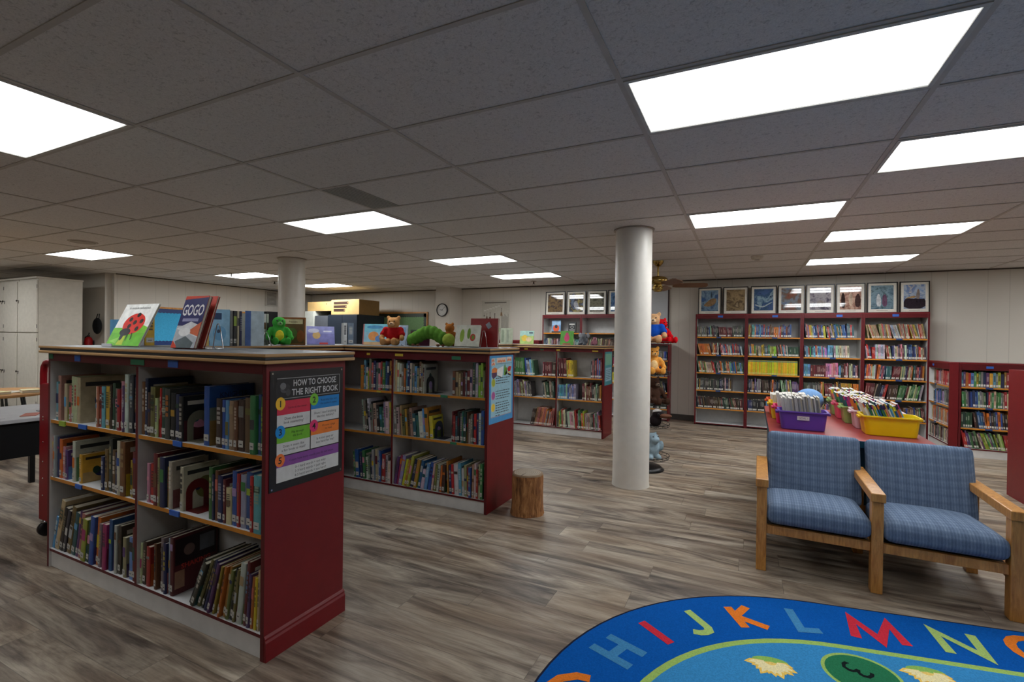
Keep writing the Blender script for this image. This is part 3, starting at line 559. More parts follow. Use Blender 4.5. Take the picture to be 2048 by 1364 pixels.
# every further book of the library: the rows on the far bookcases, built as one mass
mass = MB()
def mass_row(M, x0, x1, z, dmax, hr, seed, lean=None, cols=None, tr=(.010, .026), fillto=1.0, same=None, flush=.012, start=0.0, hs=.88):
    rg = random.Random(seed); hr = (hr[0] * hs, hr[1] * hs); x = x0 + start * (x1 - x0); end = x0 + (x1 - x0) * fillto; ln = 0 if lean is None else lean[0]; run = 0; ser = None; pl = 0; run0 = False; h0 = rg.uniform(*hr)
    while True:
        if run <= 0:
            run = rg.randint(3, 9)
            if lean is None: ln = rg.choice([0, 0, 0, -.12, -.2, .1])
            else: ln = rg.uniform(*lean)
            ser = rg.choice(cols or PK) if rg.random() < .28 else None
            ht = rg.uniform(*hr); tt = rg.uniform(*tr); run0 = True
        run -= 1
        t = (tt if ser else rg.uniform(*tr)) if not same else same[0]
        h = min(hr[1], max(hr[0], (ht if ser else rg.uniform(*hr)))) if not same else same[1]
        if run0:
            x += max(0, (pl - ln) * hr[1]) + .001; run0 = False; pl = ln
        if x + t + max(0, ln * h) > end: break
        base = PAL[ser or rg.choice(cols or PK)][0] if not same else PAL[same[2]][0]
        base = mix3(tuple(v * rg.uniform(.8, 1.12) for v in base), (132, 124, 112), .16 if not same else 0); d = min(dmax - .045, h * .78); y = flush + rg.uniform(0, .012)
        S = M @ Matrix(((1, 0, ln, x), (0, 1, 0, y), (0, 0, 1 if ln == 0 else math.cos(ln), z + .0008), (0, 0, 0, 1)))
        mass.box(0, t * .93, 0, d, 0, h, base, S, top=(206,198,180) if rg.random() < .55 else base)
        g = lambda a, b, c, dd, col: mass.poly([(a, -.0006, c), (b, -.0006, c), (b, -.0006, dd), (a, -.0006, dd)], col, S)
        if not same:
            if rg.random() < .7: g(t * .2, t * .75, h * rg.uniform(.35, .5), h * rg.uniform(.7, .9), mix3((228,222,208) if sum(base) < 360 else (40,36,36), base, .5))
            if rg.random() < .8: g(t * .1, t * .85, h * .06, h * .06 + .026, (222,220,212))
        else:
            g(t * .05, t * .88, h * .90, h * .97, (60,120,130)); g(t * .1, t * .85, h * .06, h * .12, (210,200,140))
        x += t
def unit_rows(u, w, d, specs):
    for z, kw in specs: mass_row(u.matrix_world, .03, w - .03, z, d, **kw)
bpy.context.view_layer.update()
DK = ['bk','db','dg','nv','mr','gd','br','bk']; PS = ['bg','gy','sa','mu','lg','cr','ol','rd','bg']; MX = PK
H = (.17, .225)
unit_rows(WB[0], .806, .33, [(1.535, dict(hr=(.18,.23), seed=1, lean=(-.2,.02), cols=['wh','gy','bk','dg','lg','bl','mr','cr'])), (1.225, dict(hr=(.17,.24), seed=2, lean=(-.25,0), cols=['gy','mr','or','rd','wh','lg','cr','bl','wh'])), (.915, dict(hr=(.19,.24), seed=3, lean=(-.2,-.03), cols=['or','sa','rd','bl','gd','lb','cr','gn'])), (.61, dict(hr=(.2,.25), seed=4, lean=(-.02,.02), cols=['wh','yl','bk','dg','nv','br'], fillto=.8)), (.3, dict(hr=(.2,.22), seed=5, lean=(-.22,-.05), cols=DK))])
unit_rows(WB[1], .806, .33, [(1.535, dict(hr=(.19,.25), seed=11, lean=(0,.01), cols=['lb','bl','rd','mu','nv','or','br'], fillto=.85)), (1.225, dict(hr=H, seed=12, lean=(-.15,.02))), (.915, dict(hr=(.2,.2), seed=13, lean=(0,0), same=(.0125,.235,'yl'), fillto=.97)), (.61, dict(hr=(.2,.27), seed=14, lean=(-.12,.02), cols=['pu','gn','nv','cr','gy','db','or','bk'])), (.3, dict(hr=(.2,.25), seed=15, lean=(-.15,.05), cols=['bk','nv','lb','db','mu','gy']))])
unit_rows(WB[2], .806, .33, [(1.535, dict(hr=(.2,.26), seed=21, lean=(-.2,0), cols=['bl','li','nv','tl','rd','mu','mu','dg','yl','bl'], fillto=.9)), (1.225, dict(hr=H, seed=22, lean=(-.1,.05), cols=['rd','nv','lb','cr','lb','li','gn','pk'], fillto=.85)), (.915, dict(hr=(.2,.26), seed=23, lean=(-.05,.0), cols=['cr','dg','mr','db','lb','bk','nv','pk'])), (.61, dict(hr=(.22,.28), seed=24, lean=(-.1,.02), cols=['gy','dg','mu','db','mr','or'])), (.3, dict(hr=H, seed=25))])
unit_rows(WB[3], .806, .33, [(1.535, dict(hr=(.24,.26), seed=31, lean=(-.32,-.12), cols=PS, tr=(.006,.011))), (1.225, dict(hr=(.2,.26), seed=32, lean=(-.15,0), cols=['nv','nv','dg','cr','rd','wh','pk','bl','br'])), (.915, dict(hr=(.22,.26), seed=33, lean=(.0,.18), cols=['lg','sa','tl','cr','bg','nv','or','mr'])), (.61, dict(hr=(.22,.28), seed=34, lean=(.1,.25), cols=['mr','db','bk','gn','rd','cr','nv','gy'])), (.3, dict(hr=(.2,.25), seed=35, lean=(-.1,0), cols=['mr','br','gy','bl','gn']))])
unit_rows(LW[0], .808, .33, [(1.28, dict(hr=(.19,.23), seed=41, lean=(-.1,.05), cols=['gy','mr','br','cr','nv','lg','tl'])), (.97, dict(hr=H, seed=42))])
unit_rows(LW[1], .808, .33, [(1.28, dict(hr=(.2,.24), seed=43, lean=(.05,.2), cols=['db','br','ol','bg','cr'])), (.97, dict(hr=H, seed=44)), (.66, dict(hr=H, seed=45))])
unit_rows(LW[2], .79, .29, [(1.10, dict(hr=(.16,.2), seed=46, lean=(0,0), cols=['bl','mr','gy','lg'])), (.80, dict(hr=(.16,.2), seed=47, lean=(0,0), cols=['bk','mr','lb','rd','db'])), (.52, dict(hr=H, seed=48, cols=DK)), (.22, dict(hr=H, seed=49, cols=['gd','bk','dg']))])
unit_rows(LOWW, .82, .10, [(.912, dict(hr=(.2,.235), seed=51, lean=(0,.05), cols=['mr','br','cr','rd','gy'], start=.18)), (.648, dict(hr=H, seed=52, lean=(-.05,0), cols=['gy','bl','li','dg'], start=.2)), (.381, dict(hr=(.19,.24), seed=53, lean=(-.1,0), cols=['cr','or','bg','sa','gy'], start=.12)), (.147, dict(hr=(.18,.22), seed=54, lean=(0,0), cols=['bk','dg','cr','gy','mr']))])
unit_rows(LOWR, .78, .29, [(.912, dict(hr=(.2,.23), seed=61, lean=(0,0), cols=['nv','lb','gn','or','pu','rd','yl','mu','gy'], tr=(.018,.034))), (.648, dict(hr=(.22,.25), seed=62, lean=(-.05,0), cols=['gy','gn','cr','rd','dg','bl','nv'])), (.381, dict(hr=(.22,.26), seed=63, lean=(-.15,0), cols=['or','bk','dg','nv','bl','gd','db'])), (.118, dict(hr=(.22,.26), seed=64, lean=(-.3,-.12), cols=['lm','lm','pu','bk','cr','rd','gn']))])
def r3(z, x0, x1, **kw): mass_row(hs=1.0, *(R3.matrix_world, x0, x1, z, .27), **kw)
CW = ['gy','sa','gn','cr','lb','dg','bl','lg','br']
r3(.885, .03, .43, seed=71, hr=(.2,.29), lean=(-.15,-.03), cols=CW, tr=(.014,.03)); r3(.885, .56, .78, seed=72, hr=(.2,.26), lean=(0,0), cols=['gd','dg','mr','db'])
r3(.885, .815, 1.08, seed=73, hr=(.25,.31), lean=(-.06,-.03), cols=['yl','pu','mr','dg','bk','gy']); r3(.885, 1.33, 1.50, seed=74, hr=(.24,.3), lean=(0,0), cols=['dg','bl','mr','sa'])
r3(.55, .03, .40, seed=75, hr=(.19,.27), lean=(-.14,-.08), cols=['br','cr','gy','li','dg']); r3(.55, .54, .78, seed=76, hr=(.22,.27), lean=(-.15,-.05), cols=['lg','gd','gy','dg'])
r3(.55, .815, 1.12, seed=77, hr=(.2,.24), lean=(0,0), cols=['lb','gy','or','lg']); r3(.55, 1.2, 1.50, seed=78, hr=(.2,.27), lean=(-.05,.05), cols=['or','br','cr','dg','or','mr'])
r3(.116, .36, .78, seed=79, hr=(.2,.28), lean=(.1,.2), cols=['dg','bl','lg','or','gy','db','sa']); r3(.116, .815, 1.50, seed=80, hr=(.22,.28), lean=(-.15,-.03), cols=['gn','cr','yl','dg','rd','rd','gy','lg','or','gd'], tr=(.012,.026))
tag(mass.build('library_books', M_book), 'rows of many small coloured books packed on the far bookcases', 'books', kind='stuff')

# ------------------------------------------------------------------ posters on the bookcase ends (plane x = const, u along +y, v up)
def plate(x): return Matrix(((0, 0, 1, x), (1, 0, 0, 0), (0, 1, 0, 0), (0, 0, 0, 1)))
def rect(q, M, u0, v0, u1, v1, z, c): q.poly([(u0, v0, z), (u1, v0, z), (u1, v1, z), (u0, v1, z)], c, M)
def disc(q, M, u, v, ru, rv, z, c, n=28): q.poly([(u + ru * math.cos(2 * math.pi * k / n), v + rv * math.sin(2 * math.pi * k / n), z) for k in range(n)], c, M)
P1 = thing('poster', 'black framed poster reading how to choose the right book, on the red bookcase end', 'poster', (-1.9245, 1.487, .752))
W_, H_ = .435, .55; M = plate(0)
MB().box(0, .003, 0, W_, 0, H_, (30, 30, 32)).build('sleeve', M_gloss if 'M_gloss' in globals() else M_plastic, P1)
q = MB(); z = .0036; K = (24, 24, 26)
rect(q, M, .03, .025, W_ - .022, H_ - .03, z, (22, 22, 24))
for a in ((.035, .418, .412, .421), (.035, .512, .412, .515), (.409, .421, .412, .512)): rect(q, M, *a, z + .0003, (150, 150, 150))
for k, (du, dv) in enumerate(((0, 0), (.012, .008), (-.008, .016), (.02, -.016))): disc(q, M, .075 + du, .462 + dv, .022 - .003 * k, .016, z + .0003 + .0001 * k, [(70, 70, 74), (40, 40, 42), (110, 110, 112), (60, 60, 62)][k])
q.text('HOW TO CHOOSE', M @ T(.255, .474, z + .0006), .042, (196, 196, 196), bold=True, squeeze=.262)
q.text('THE RIGHT BOOK', M @ T(.258, .431, z + .0006), .042, (196, 196, 196), bold=True, squeeze=.285)
BX = [(.036, .222, .285, .41, (208, 40, 70), (238, 186, 40), '1', ['Look at the cover.'], ['Does the book', 'look interesting?'], .345), (.228, .408, .285, .41, (0, 124, 196), (118, 190, 50), '2', ['Read the title and', "the author's name."], ['Have I read anything', 'like this before?'], .350),
      (.036, .222, .158, .28, (108, 178, 40), (0, 138, 214), '3', ['Flip through', 'the book.'], ['Does it seem like', 'a fun book to read?'], .216), (.228, .408, .158, .28, (230, 122, 40), (222, 50, 110), '4', ['Choose a page', 'to read.'], ['Is it too easy or', 'too hard for me?'], .222)]
for u0, u1, v0, v1, c, dc, n, t1, t2, vm in BX:
    rect(q, M, u0, vm, u1, v1, z + .0003, c); rect(q, M, u0, v0, u1, vm, z + .0003, (206, 206, 204))
    disc(q, M, u0 + .018, v1 - .012, .026, .03, z + .0008, dc); q.text(n, M @ T(u0 + .018, v1 - .027, z + .0012), .042, K, bold=True)
    for k, s in enumerate(t1): q.text(s, M @ T((u0 + u1) / 2 + .022, (vm + v1) / 2 + (.006 if len(t1) > 1 else -.006) - .017 * k, z + .0006), .0145, mix3(c, (10, 10, 20), .7))
    for k, s in enumerate(t2): q.text(s, M @ T((u0 + u1) / 2, (v0 + vm) / 2 + .006 - .018 * k, z + .0006), .017, K)
rect(q, M, .036, .105, .408, .153, z + .0003, (132, 72, 150)); rect(q, M, .036, .036, .408, .105, z + .0003, (206, 206, 204))
disc(q, M, .054, .138, .026, .03, z + .0008, (238, 122, 50)); q.text('5', M @ T(.054, .123, z + .0012), .042, K, bold=True)
q.text('Count how many words you do not know.', M @ T(.24, .123, z + .0006), .0155, (44, 20, 60))
for k, s in enumerate(('0-1 hard words = too easy', '2-3 hard words = just right', '4-5 hard words = too hard!')): q.text(s, M @ T(.23, .084 - .0195 * k, z + .0006), .017, K)
q.build('print', M_print, P1)
for u, v in ((.012, .012), (W_ - .012, .012), (.012, H_ - .012), (W_ - .012, H_ - .012)): MB().lathe([(.005, 0), (.005, .0016)], (190, 190, 186), 10, M=M @ T(u, v, .003)).build('grommet', M_metal, P1)

P2 = thing('poster', 'tall light blue poster with painted books and three round badges, on the red end', 'poster', (-1.9195, 3.54, .742))
W_, H_ = .45, .574
MB().box(0, .0022, 0, W_, 0, H_, (70, 150, 206)).build('sheet', M_print, P2)
q = MB(); z = .0027; OR = (226, 120, 60)
rect(q, M, .03, .05, W_ - .03, H_ - .02, z, (156, 200, 216)); rect(q, M, .03, .052, W_ - .03, .055, z + .0002, (190, 60, 90))
for pts in ([(.03, .545), (.085, .552), (.085, .528), (.03, .522)], [(.03, .515), (.1, .522), (.1, .496), (.03, .49)], [(.13, .552), (.30, .556), (.30, .515), (.13, .508)], [(.32, .557), (.41, .558), (.41, .523), (.32, .519)]): q.poly([(a, b_, z + .0003) for a, b_ in pts], (232, 206, 190), M)
for x, y, w in ((.057, .530, .044), (.064, .499, .054), (.215, .521, .145), (.366, .527, .08)):
    n = max(3, int(w / .016))
    for k in range(n): disc(q, M, x - w / 2 + w * (k + .5) / n, y + .006 * (k % 2), w / n * .46, .0105, z + .0006, [OR, (214, 96, 50), (236, 150, 70)][k % 3], 12)
rect(q, M, .11, .5, .42, .503, z + .0005, (60, 60, 100))
for pts, c in (([(.04,.46),(.09,.475),(.14,.46),(.13,.43),(.04,.43)], (226,130,60)), ([(.035,.43),(.13,.43),(.13,.40),(.065,.375),(.04,.40)], (90,56,90)), ([(.13,.455),(.19,.468),(.25,.48),(.24,.40),(.22,.385),(.14,.405)], (232,232,230)), ([(.14,.405),(.22,.385),(.222,.378),(.14,.398)], (50,40,40)), ([(.26,.40),(.27,.48),(.285,.50),(.30,.46),(.33,.47),(.32,.41),(.29,.395)], (96,150,50)), ([(.29,.42),(.32,.44),(.325,.405),(.29,.4)], (120,40,30)), ([(.33,.45),(.36,.475),(.41,.47),(.39,.43),(.35,.425)], (190,30,40)), ([(.325,.43),(.39,.415),(.40,.40),(.33,.42)], (230,190,80)), ([(.335,.415),(.40,.40),(.40,.385),(.34,.40)], (60,30,30))): q.poly([(a, b_, z + .0004) for a, b_ in pts], c, M)
for v, c, n in ((.345, (170, 180, 60), 3), (.235, (176, 90, 150), 4), (.135, (236, 200, 60), 6)):
    disc(q, M, .07, v, .035, .036, z + .0004, mix3(c, (240, 240, 230), .3)); disc(q, M, .07, v, .027, .028, z + .0006, c)
    rg = random.Random(n)
    for k in range(n):
        x = .115; y = v + .03 - .0215 * k; xe = (.2 if (n == 6 and k == 5) else .40 - rg.random() * .06)
        while x < xe:
            w = rg.uniform(.012, .04); rect(q, M, x, y, min(x + w, xe), y + .007, z + .0004, (52, 60, 70)); x += w + .009
q.build('print', M_print, P2)
P3 = thing('poster', 'teal and pale green poster on the red end of the farthest island bookcase', 'poster', (-1.8835, 7.03, .78))
MB().box(0, .002, 0, .42, 0, .5, (64, 140, 150)).build('sheet', M_print, P3)
q = MB(); rect(q, M, .03, .3, .39, .47, .0025, (120, 176, 150)); rect(q, M, .05, .06, .37, .26, .0025, (150, 190, 206))
for k in range(6): rect(q, M, .07, .09 + .026 * k, .3 + .05 * (k % 2), .098 + .026 * k, .0028, (60, 80, 100))
q.build('print', M_print, P3)

# ------------------------------------------------------------------ tree-stump stool
st = thing('tree_stump', 'sawn tree stump with brown bark beside the blue-poster bookcase end', 'stump', (-1.65, 3.74, 0))
rg = random.Random(3); ph = [rg.uniform(0, 6.28) for _ in range(6)]
def wob(q, z): return 1 + .03 * math.sin(3 * q + ph[0]) + .018 * math.sin(7 * q + ph[1] + z * 3) + .010 * math.sin(15 * q + ph[2] + z * 8) + .008 * math.sin(29 * q + ph[3])
MB().lathe([(.142, .001), (.136, .03), (.131, .1), (.130, .2), (.132, .30), (.129, .325)], (130, 90, 52), 72, wob=wob).build('bark', M_bark, st)
q = MB()
q.lathe([(.127, .3251), (.1265, .337), (.110, .339)], (150, 128, 104), 72, wob=wob)
for k, r in enumerate((.11, .094, .078, .062, .046, .03, .015)): q.lathe([(r, .339 + .0001 * k), (r - .009, .3392 + .0001 * k), (max(r - .016, .0001), .3391 + .0001 * k)], [(170, 158, 142), (148, 132, 112)], 48, wob=wob)
q.prism([(-.004, -.127), (.003, -.127), (.0, -.02)], .3392, .3405, (70, 54, 40)); q.build('cut_top', M_matte, st)

# ------------------------------------------------------------------ alphabet rug
rug = MB(); TH = .178
def race(cx, cy, r, th, L, n=40):
    c, s = math.cos(th), math.sin(th); P = []
    for k in range(n + 1): a = math.pi / 2 + math.pi * k / n; P.append((r * math.cos(a), r * math.sin(a)))
    for k in range(n + 1): a = -math.pi / 2 + math.pi * k / n; P.append((L + r * math.cos(a), r * math.sin(a)))
    return [(cx + x * c - y * s, cy + x * s + y * c) for x, y in P]
rug.prism(race(.548, 1.855, 1.342, TH, 1.3), .0005, .009, (34, 40, 62)); rug.prism(race(.548, 1.855, 1.332, TH, 1.3), .009, .0094, (14, 92, 178))
flat = lambda P, z, c: rug.poly([(x, y, z) for x, y in P], c)
flat(race(.608, 1.758, 1.056, .189, 1.3), .0098, (166, 200, 106)); flat(race(.608, 1.758, 1.022, .189, 1.3), .0101, (62, 146, 206))
ZR = .0102; LB_, RD_, LM_, OG_ = (72, 140, 190), (214, 52, 70), (176, 206, 120), (238, 130, 46)
for c, w, S in ((LB_, .046, [[(-.593,2.354),(-.405,2.289)],[(-.645,2.243),(-.447,2.173)],[(-.502,2.322),(-.546,2.208)]]), (RD_, .044, [[(-.47,2.548),(-.308,2.433)]]), (LM_, .042, [[(-.271,2.769),(-.159,2.653),(-.150,2.625),(-.166,2.602),(-.19,2.588),(-.222,2.583)]]),
  (OG_, .044, [[(-.077,2.909),(.013,2.741)],[(.013,2.955),(-.034,2.835)],[(-.034,2.832),(.119,2.79)]]), (LB_, .044, [[(.222,3.041),(.268,2.849),(.356,2.882)]]), (RD_, .046, [[(.507,2.903),(.512,3.094),(.614,2.925),(.674,3.12),(.716,2.935)]]), (LM_, .042, [[(.886,2.961),(.866,3.155),(1.027,2.994),(1.024,3.19)]]),
  (OG_, .044, [[(1.27+.1*math.cos(a*math.pi/8),3.16+.115*math.sin(a*math.pi/8)) for a in range(17)]]), (OG_, .044, [[(-.585,2.02),(-.64,2.012),(-.70,1.965),(-.735,1.88),(-.70,1.80),(-.62,1.79),(-.56,1.84),(-.565,1.92),(-.63,1.91)]]),
  (LM_, .044, [[(-.66,1.62),(-.44,1.66)],[(-.62,1.62),(-.60,1.50)],[(-.53,1.64),(-.51,1.56)]]), (RD_, .044, [[(-.62,1.40),(-.42,1.30)],[(-.62,1.40),(-.58,1.28)],[(-.42,1.30),(-.38,1.18)]])):
    for s in S: rug.stroke(s, w, ZR, c); ZR += .00006
def ring(cx, cy, a, b_, rot): return [(cx + a * math.cos(k * math.pi / 20) * math.cos(rot) - b_ * math.sin(k * math.pi / 20) * math.sin(rot), cy + a * math.cos(k * math.pi / 20) * math.sin(rot) + b_ * math.sin(k * math.pi / 20) * math.cos(rot)) for k in range(40)]
flat(ring(.475, 2.59, .155, .145, .2), .0104, (166, 200, 106)); flat(ring(.475, 2.59, .14, .13, .2), .0106, (44, 122, 84))
rug.text('3', Matrix(((-.38, .92, 0, .462), (-.92, -.38, 0, 2.608), (0, 0, 1, .0112), (0, 0, 0, 1))) @ T(0, -.062, 0), .175, (24, 34, 34))
def blossom(cx, cy, s, rot):
    flat([(cx, cy)] + [(cx + s * .82 * math.cos(rot + math.pi + (k - 5) * .27), cy + s * .82 * math.sin(rot + math.pi + (k - 5) * .27)) for k in range(11)], .0105, (252, 216, 120))
    for k in range(11):
        a = rot + math.pi + (k - 5) * .27; r0, r1 = s * .25, s * (1.0 + .12 * math.cos(k * 2.2))
        for rr, hw, c, z in ((r1, .2 * s, (255, 214, 104), .0106 + k * .00003), (r1 * .86, .12 * s, (255, 240, 186), .0112 + k * .00003)):
            dx, dy = math.cos(a), math.sin(a)
            rug.poly([(cx + dx * r0 - dy * hw * .4, cy + dy * r0 + dx * hw * .4, z), (cx + dx * r0 + dy * hw * .4, cy + dy * r0 - dx * hw * .4, z), (cx + dx * rr * .7 + dy * hw, cy + dy * rr * .7 - dx * hw, z), (cx + dx * rr, cy + dy * rr, z), (cx + dx * rr * .7 - dy * hw, cy + dy * rr * .7 + dx * hw, z)], c)
    flat(ring(cx - math.cos(rot + math.pi) * s * .02, cy - math.sin(rot + math.pi) * s * .02, s * .32, s * .72, rot), .0104, (150, 196, 100))
blossom(.115, 2.50, .105, 1.75); blossom(.735, 2.74, .105, 1.75); blossom(.9, 2.2, .105, 1.7)
tag(rug.build('alphabet_rug', M_rug), 'blue oval alphabet rug with coloured letters, a numbered lily pad and yellow blossoms', 'rug')

# ------------------------------------------------------------------ two-seat chair
ch = thing('two_seat_chair', 'two joined oak armchairs with blue plaid seats, standing between rug and table', 'chair', (.10, 3.53, 0), R(-1.2))
OK_ = (190, 130, 70); W2 = .029
for k, x in enumerate((0, .602, 1.205)):
    MB().box(x - W2, x + W2, -.035, .035, 0, .536, OK_).build('leg', M_oak, ch, bevel=.004)
    MB().box(x - W2, x + W2, .575, .64, 0, .536, OK_).build('leg', M_oak, ch, bevel=.004)
    MB().box(x - .036, x + .036, -.05, .66, .537, .588, OK_).build('armrest', M_oak, ch, bevel=.005)
    MB().box(x - .02, x + .02, .036, .574, .20, .26, OK_).build('side_rail', M_oak, ch, bevel=.003)
for x0, x1 in ((W2, .602 - W2), (.602 + W2, 1.205 - W2)):
    MB().box(x0 + .001, x1 - .001, -.02, .015, .238, .292, OK_).build('seat_rail', M_oak, ch, bevel=.003)
    MB().box(x0 + .001, x1 - .001, .016, .589, .262, .284, (60, 52, 46)).build('seat_base', M_matte, ch)
    MB().box(x0 + .001, x1 - .001, .59, .615, .27, .33, OK_).build('back_rail', M_oak, ch, bevel=.003)
import bmesh
def cushion(name, sx, sy, sz, crown, parent, M, r=.04):
    """upholstered pad: a rounded slab whose upper face swells"""
    bm = bmesh.new(); n = 14; H3 = (sx / 2, sy / 2, sz / 2)
    for ax in range(3):
        for sg in (1, -1):
            g = []
            for j in range(n + 1):
                row = []
                for i in range(n + 1):
                    p = [0, 0, 0]; p[ax] = sg
                    p[(ax + 1) % 3] = math.sin((i / n - .5) * math.pi) * .35 + (2 * i / n - 1) * .65; p[(ax + 2) % 3] = math.sin((j / n - .5) * math.pi) * .35 + (2 * j / n - 1) * .65
                    p = [p[k] * H3[k] for k in range(3)]
                    c = [max(-(H3[k] - r), min(H3[k] - r, p[k])) for k in range(3)]
                    d = Vector([p[k] - c[k] for k in range(3)]); d = d.normalized() * r if d.length > 1e-9 else d
                    q = [c[k] + d[k] for k in range(3)]; u, v = q[0] / H3[0], q[1] / H3[1]
                    if q[2] > 0: q[2] += crown * (1 - min(1, abs(u)) ** 2.5) * (1 - min(1, abs(v)) ** 2.5) * min(1, q[2] / (H3[2] - r * .5))
                    row.append(bm.verts.new(q))
                g.append(row)
            for j in range(n):
                for i in range(n):
                    f = (g[j][i], g[j][i + 1], g[j + 1][i + 1], g[j + 1][i]); bm.faces.new(f if sg > 0 else f[::-1]).smooth = True
    bmesh.ops.remove_doubles(bm, verts=bm.verts, dist=.0006)
    bmesh.ops.recalc_face_normals(bm, faces=bm.faces)
    me = bpy.data.meshes.new(name); bm.to_mesh(me); bm.free()
    o = bpy.data.objects.new(name, me); COL.objects.link(o); me.materials.append(M_plaid); o.parent = parent; o.matrix_local = M; return o
for x in (.301, .9035):
    cushion('seat_cushion', .555, .60, .125, .03, ch, T(x + .002, .245, .352) @ RX(-4), .05)
    cushion('back_cushion', .574, .47, .085, .02, ch, T(x + .022, .575, .565) @ RX(74), .036)

# ------------------------------------------------------------------ work table with book bins
tb = thing('work_table', 'table with dark red top, teal edges and black base, holding the book bins', 'table', (.165, 4.24, 0), R(-.4))
TE = (18, 66, 84)
MB().box(0, 1.04, 0, 1.78, .706, .76, TE, top=(150, 62, 62)).build('tabletop', M_paint, tb, bevel=.004)
MB().box(.03, 1.01, .05, 1.73, .08, .705, (16, 52, 66)).build('cabinet_body', M_paint, tb)
MB().box(.05, .97, .02, 1.70, 0, .079, (18, 18, 20)).build('plinth', M_paint, tb)
for k in range(2): MB().box(.04 + .48 * k, .5 + .48 * k, .046, .0495, .1, .69, (20, 58, 74)).build('panel', M_paint, tb)
def bin_(label, x, y, c, n, w=.33, d=.245, h=.15, lean=-.3, kind='spines', bh=.25, seed=0, tag_text=None, fill=.98, names='reader booklets'):
    t = thing('book_bin', label, 'bin', (x, y, .7605), R(-1), 'plastic book bins on the table')
    q = MB(); wt = .004
    def loop(w_, d_, r=.03, m=5):
        P = []
        for cx, cy, a0 in ((w_/2-r, d_/2-r, 0), (-w_/2+r, d_/2-r, 90), (-w_/2+r, -d_/2+r, 180), (w_/2-r, -d_/2+r, 270)):
            P += [(cx + r * math.cos(R(a0 + 90 * k / m)), cy + r * math.sin(R(a0 + 90 * k / m))) for k in range(m + 1)]
        return P
    lv = [(w - .05, d - .04, .001), (w - .044, d - .034, .006), (w - .014, d - .012, h - .012), (w + .012, d + .012, h - .012), (w + .014, d + .014, h - .006), (w + .012, d + .012, h), (w - .018, d - .018, h), (w - .05, d - .042, .006)]
    vs = []; N = None
    for (a, b_, z) in lv:
        L = loop(a, b_); N = len(L); vs += [(p[0], p[1], z) for p in L]
    fs = [(j * N + k, j * N + (k + 1) % N, (j + 1) * N + (k + 1) % N, (j + 1) * N + k) for j in range(len(lv) - 1) for k in range(N)]
    q.add(vs, fs, c, None, False); q.add(vs[:N], [tuple(range(N))[::-1]], c); q.add(vs[-N:], [tuple(range(N))], c)
    q.build('tub', M_plastic, t)
    if tag_text:
        s = MB(); Mf = Matrix(((1, 0, 0, 0), (0, 0, -1, -d / 2 + .0055), (0, 1, 0, .098), (0, 0, 0, 1))) @ RX(-4)
        rect(s, Mf, -.042, -.016, .042, .016, 0, (210, 208, 214)); s.text(tag_text, Mf @ T(0, -.007, .0006), .02, (90, 80, 110)); s.build('name_label', M_paper, t)
    for s_ in (-1, 1): MB().box(s_ * (w / 2 + .008) - .012, s_ * (w / 2 + .008) + .012, -.05, .05, h - .03, h - .013, c).build('handle', M_plastic, t, bevel=.003)
    rg = random.Random(seed); bpy.context.view_layer.update(); Mw = t.matrix_world.copy()
    iw = w - .06; x0 = -iw / 2 + (max(0, -math.tan(lean)) * .14 if lean < 0 else 0); x1 = x0 + (iw - abs(math.tan(lean)) * .14) * fill
    for k in range(n):
        tt = (x1 - x0) / n * .86; xx = x0 + (x1 - x0) * k / n; hh = bh * rg.uniform(.93, 1.04); dd = d - .075
        q = MB(); base = PAL[rg.choice(['lb','or','tl','bl','lg','sa','gn','cr','mg','yl','nv','wh'])][0] if kind == 'spines' else PAL[rg.choice(['wh','wh','lg','wh','cr','gy'])][0]
        yo = rg.uniform(-.006, .006)
        q.box(0, tt, -dd / 2 + yo, dd / 2 + yo, 0, hh, base, top=(196, 193, 186))
        if kind == 'spines':
            f = -dd / 2 + yo - .0005; c2 = PAL[rg.choice(['mg','yl','nv','lm','pu','or'])][0]
            q.poly([(0, f, hh * .84), (tt, f, hh * .84), (tt, f, hh * .98), (0, f, hh * .98)], c2); q.poly([(tt * .15, f, hh * .3), (tt * .85, f, hh * .3), (tt * .85, f, hh * .6), (tt * .15, f, hh * .6)], mix3(base, (230, 224, 210), .6))
        else:
            f = -dd / 2 + yo - .0004
            for m in range(2): q.poly([(tt * (.25 + .4 * m), f, hh * .02), (tt * (.35 + .4 * m), f, hh * .02), (tt * (.35 + .4 * m), f, hh * .97), (tt * (.25 + .4 * m), f, hh * .97)], (150, 148, 144))
        o = q.build('booklet', M_paper)
        o.matrix_world = Mw @ T(xx, 0, .0075 + (tt * math.sin(lean) if lean > 0 else 0)) @ Matrix.Rotation(lean, 4, 'Y')
        e_ = f'{ORD[k + 1]} from its left end' if k < n / 2 else f'{ORD[n - k]} from its right end'
        cn = min(PAL.items(), key=lambda kv: sum(abs(kv[1][0][i] - base[i]) for i in range(3)))[1][1]
        tag(o, f"thin {cn} {'booklet' if kind == 'spines' else 'stapled booklet'} standing in the {names}, {e_}", 'booklet', 'thin booklets standing in the plastic bins')
    return t
bin_('purple bin of white booklets on the near table corner, paper label on its front', .412, 4.60, (98, 66, 170), 26, w=.345, d=.24, h=.15, lean=-.12, kind='pages', bh=.255, seed=1, tag_text='GOAL I', fill=1.0, names='purple bin')
bin_('bright pink bin mostly hidden behind the purple bin', .385, 4.87, (222, 40, 110), 9, lean=-.15, kind='pages', bh=.25, seed=2, names='bright pink bin', fill=.9)
bin_('small yellow bin behind the pink bin on the far left of the table', .36, 5.15, (236, 196, 30), 8, lean=-.1, kind='pages', bh=.22, seed=3, names='small yellow bin')
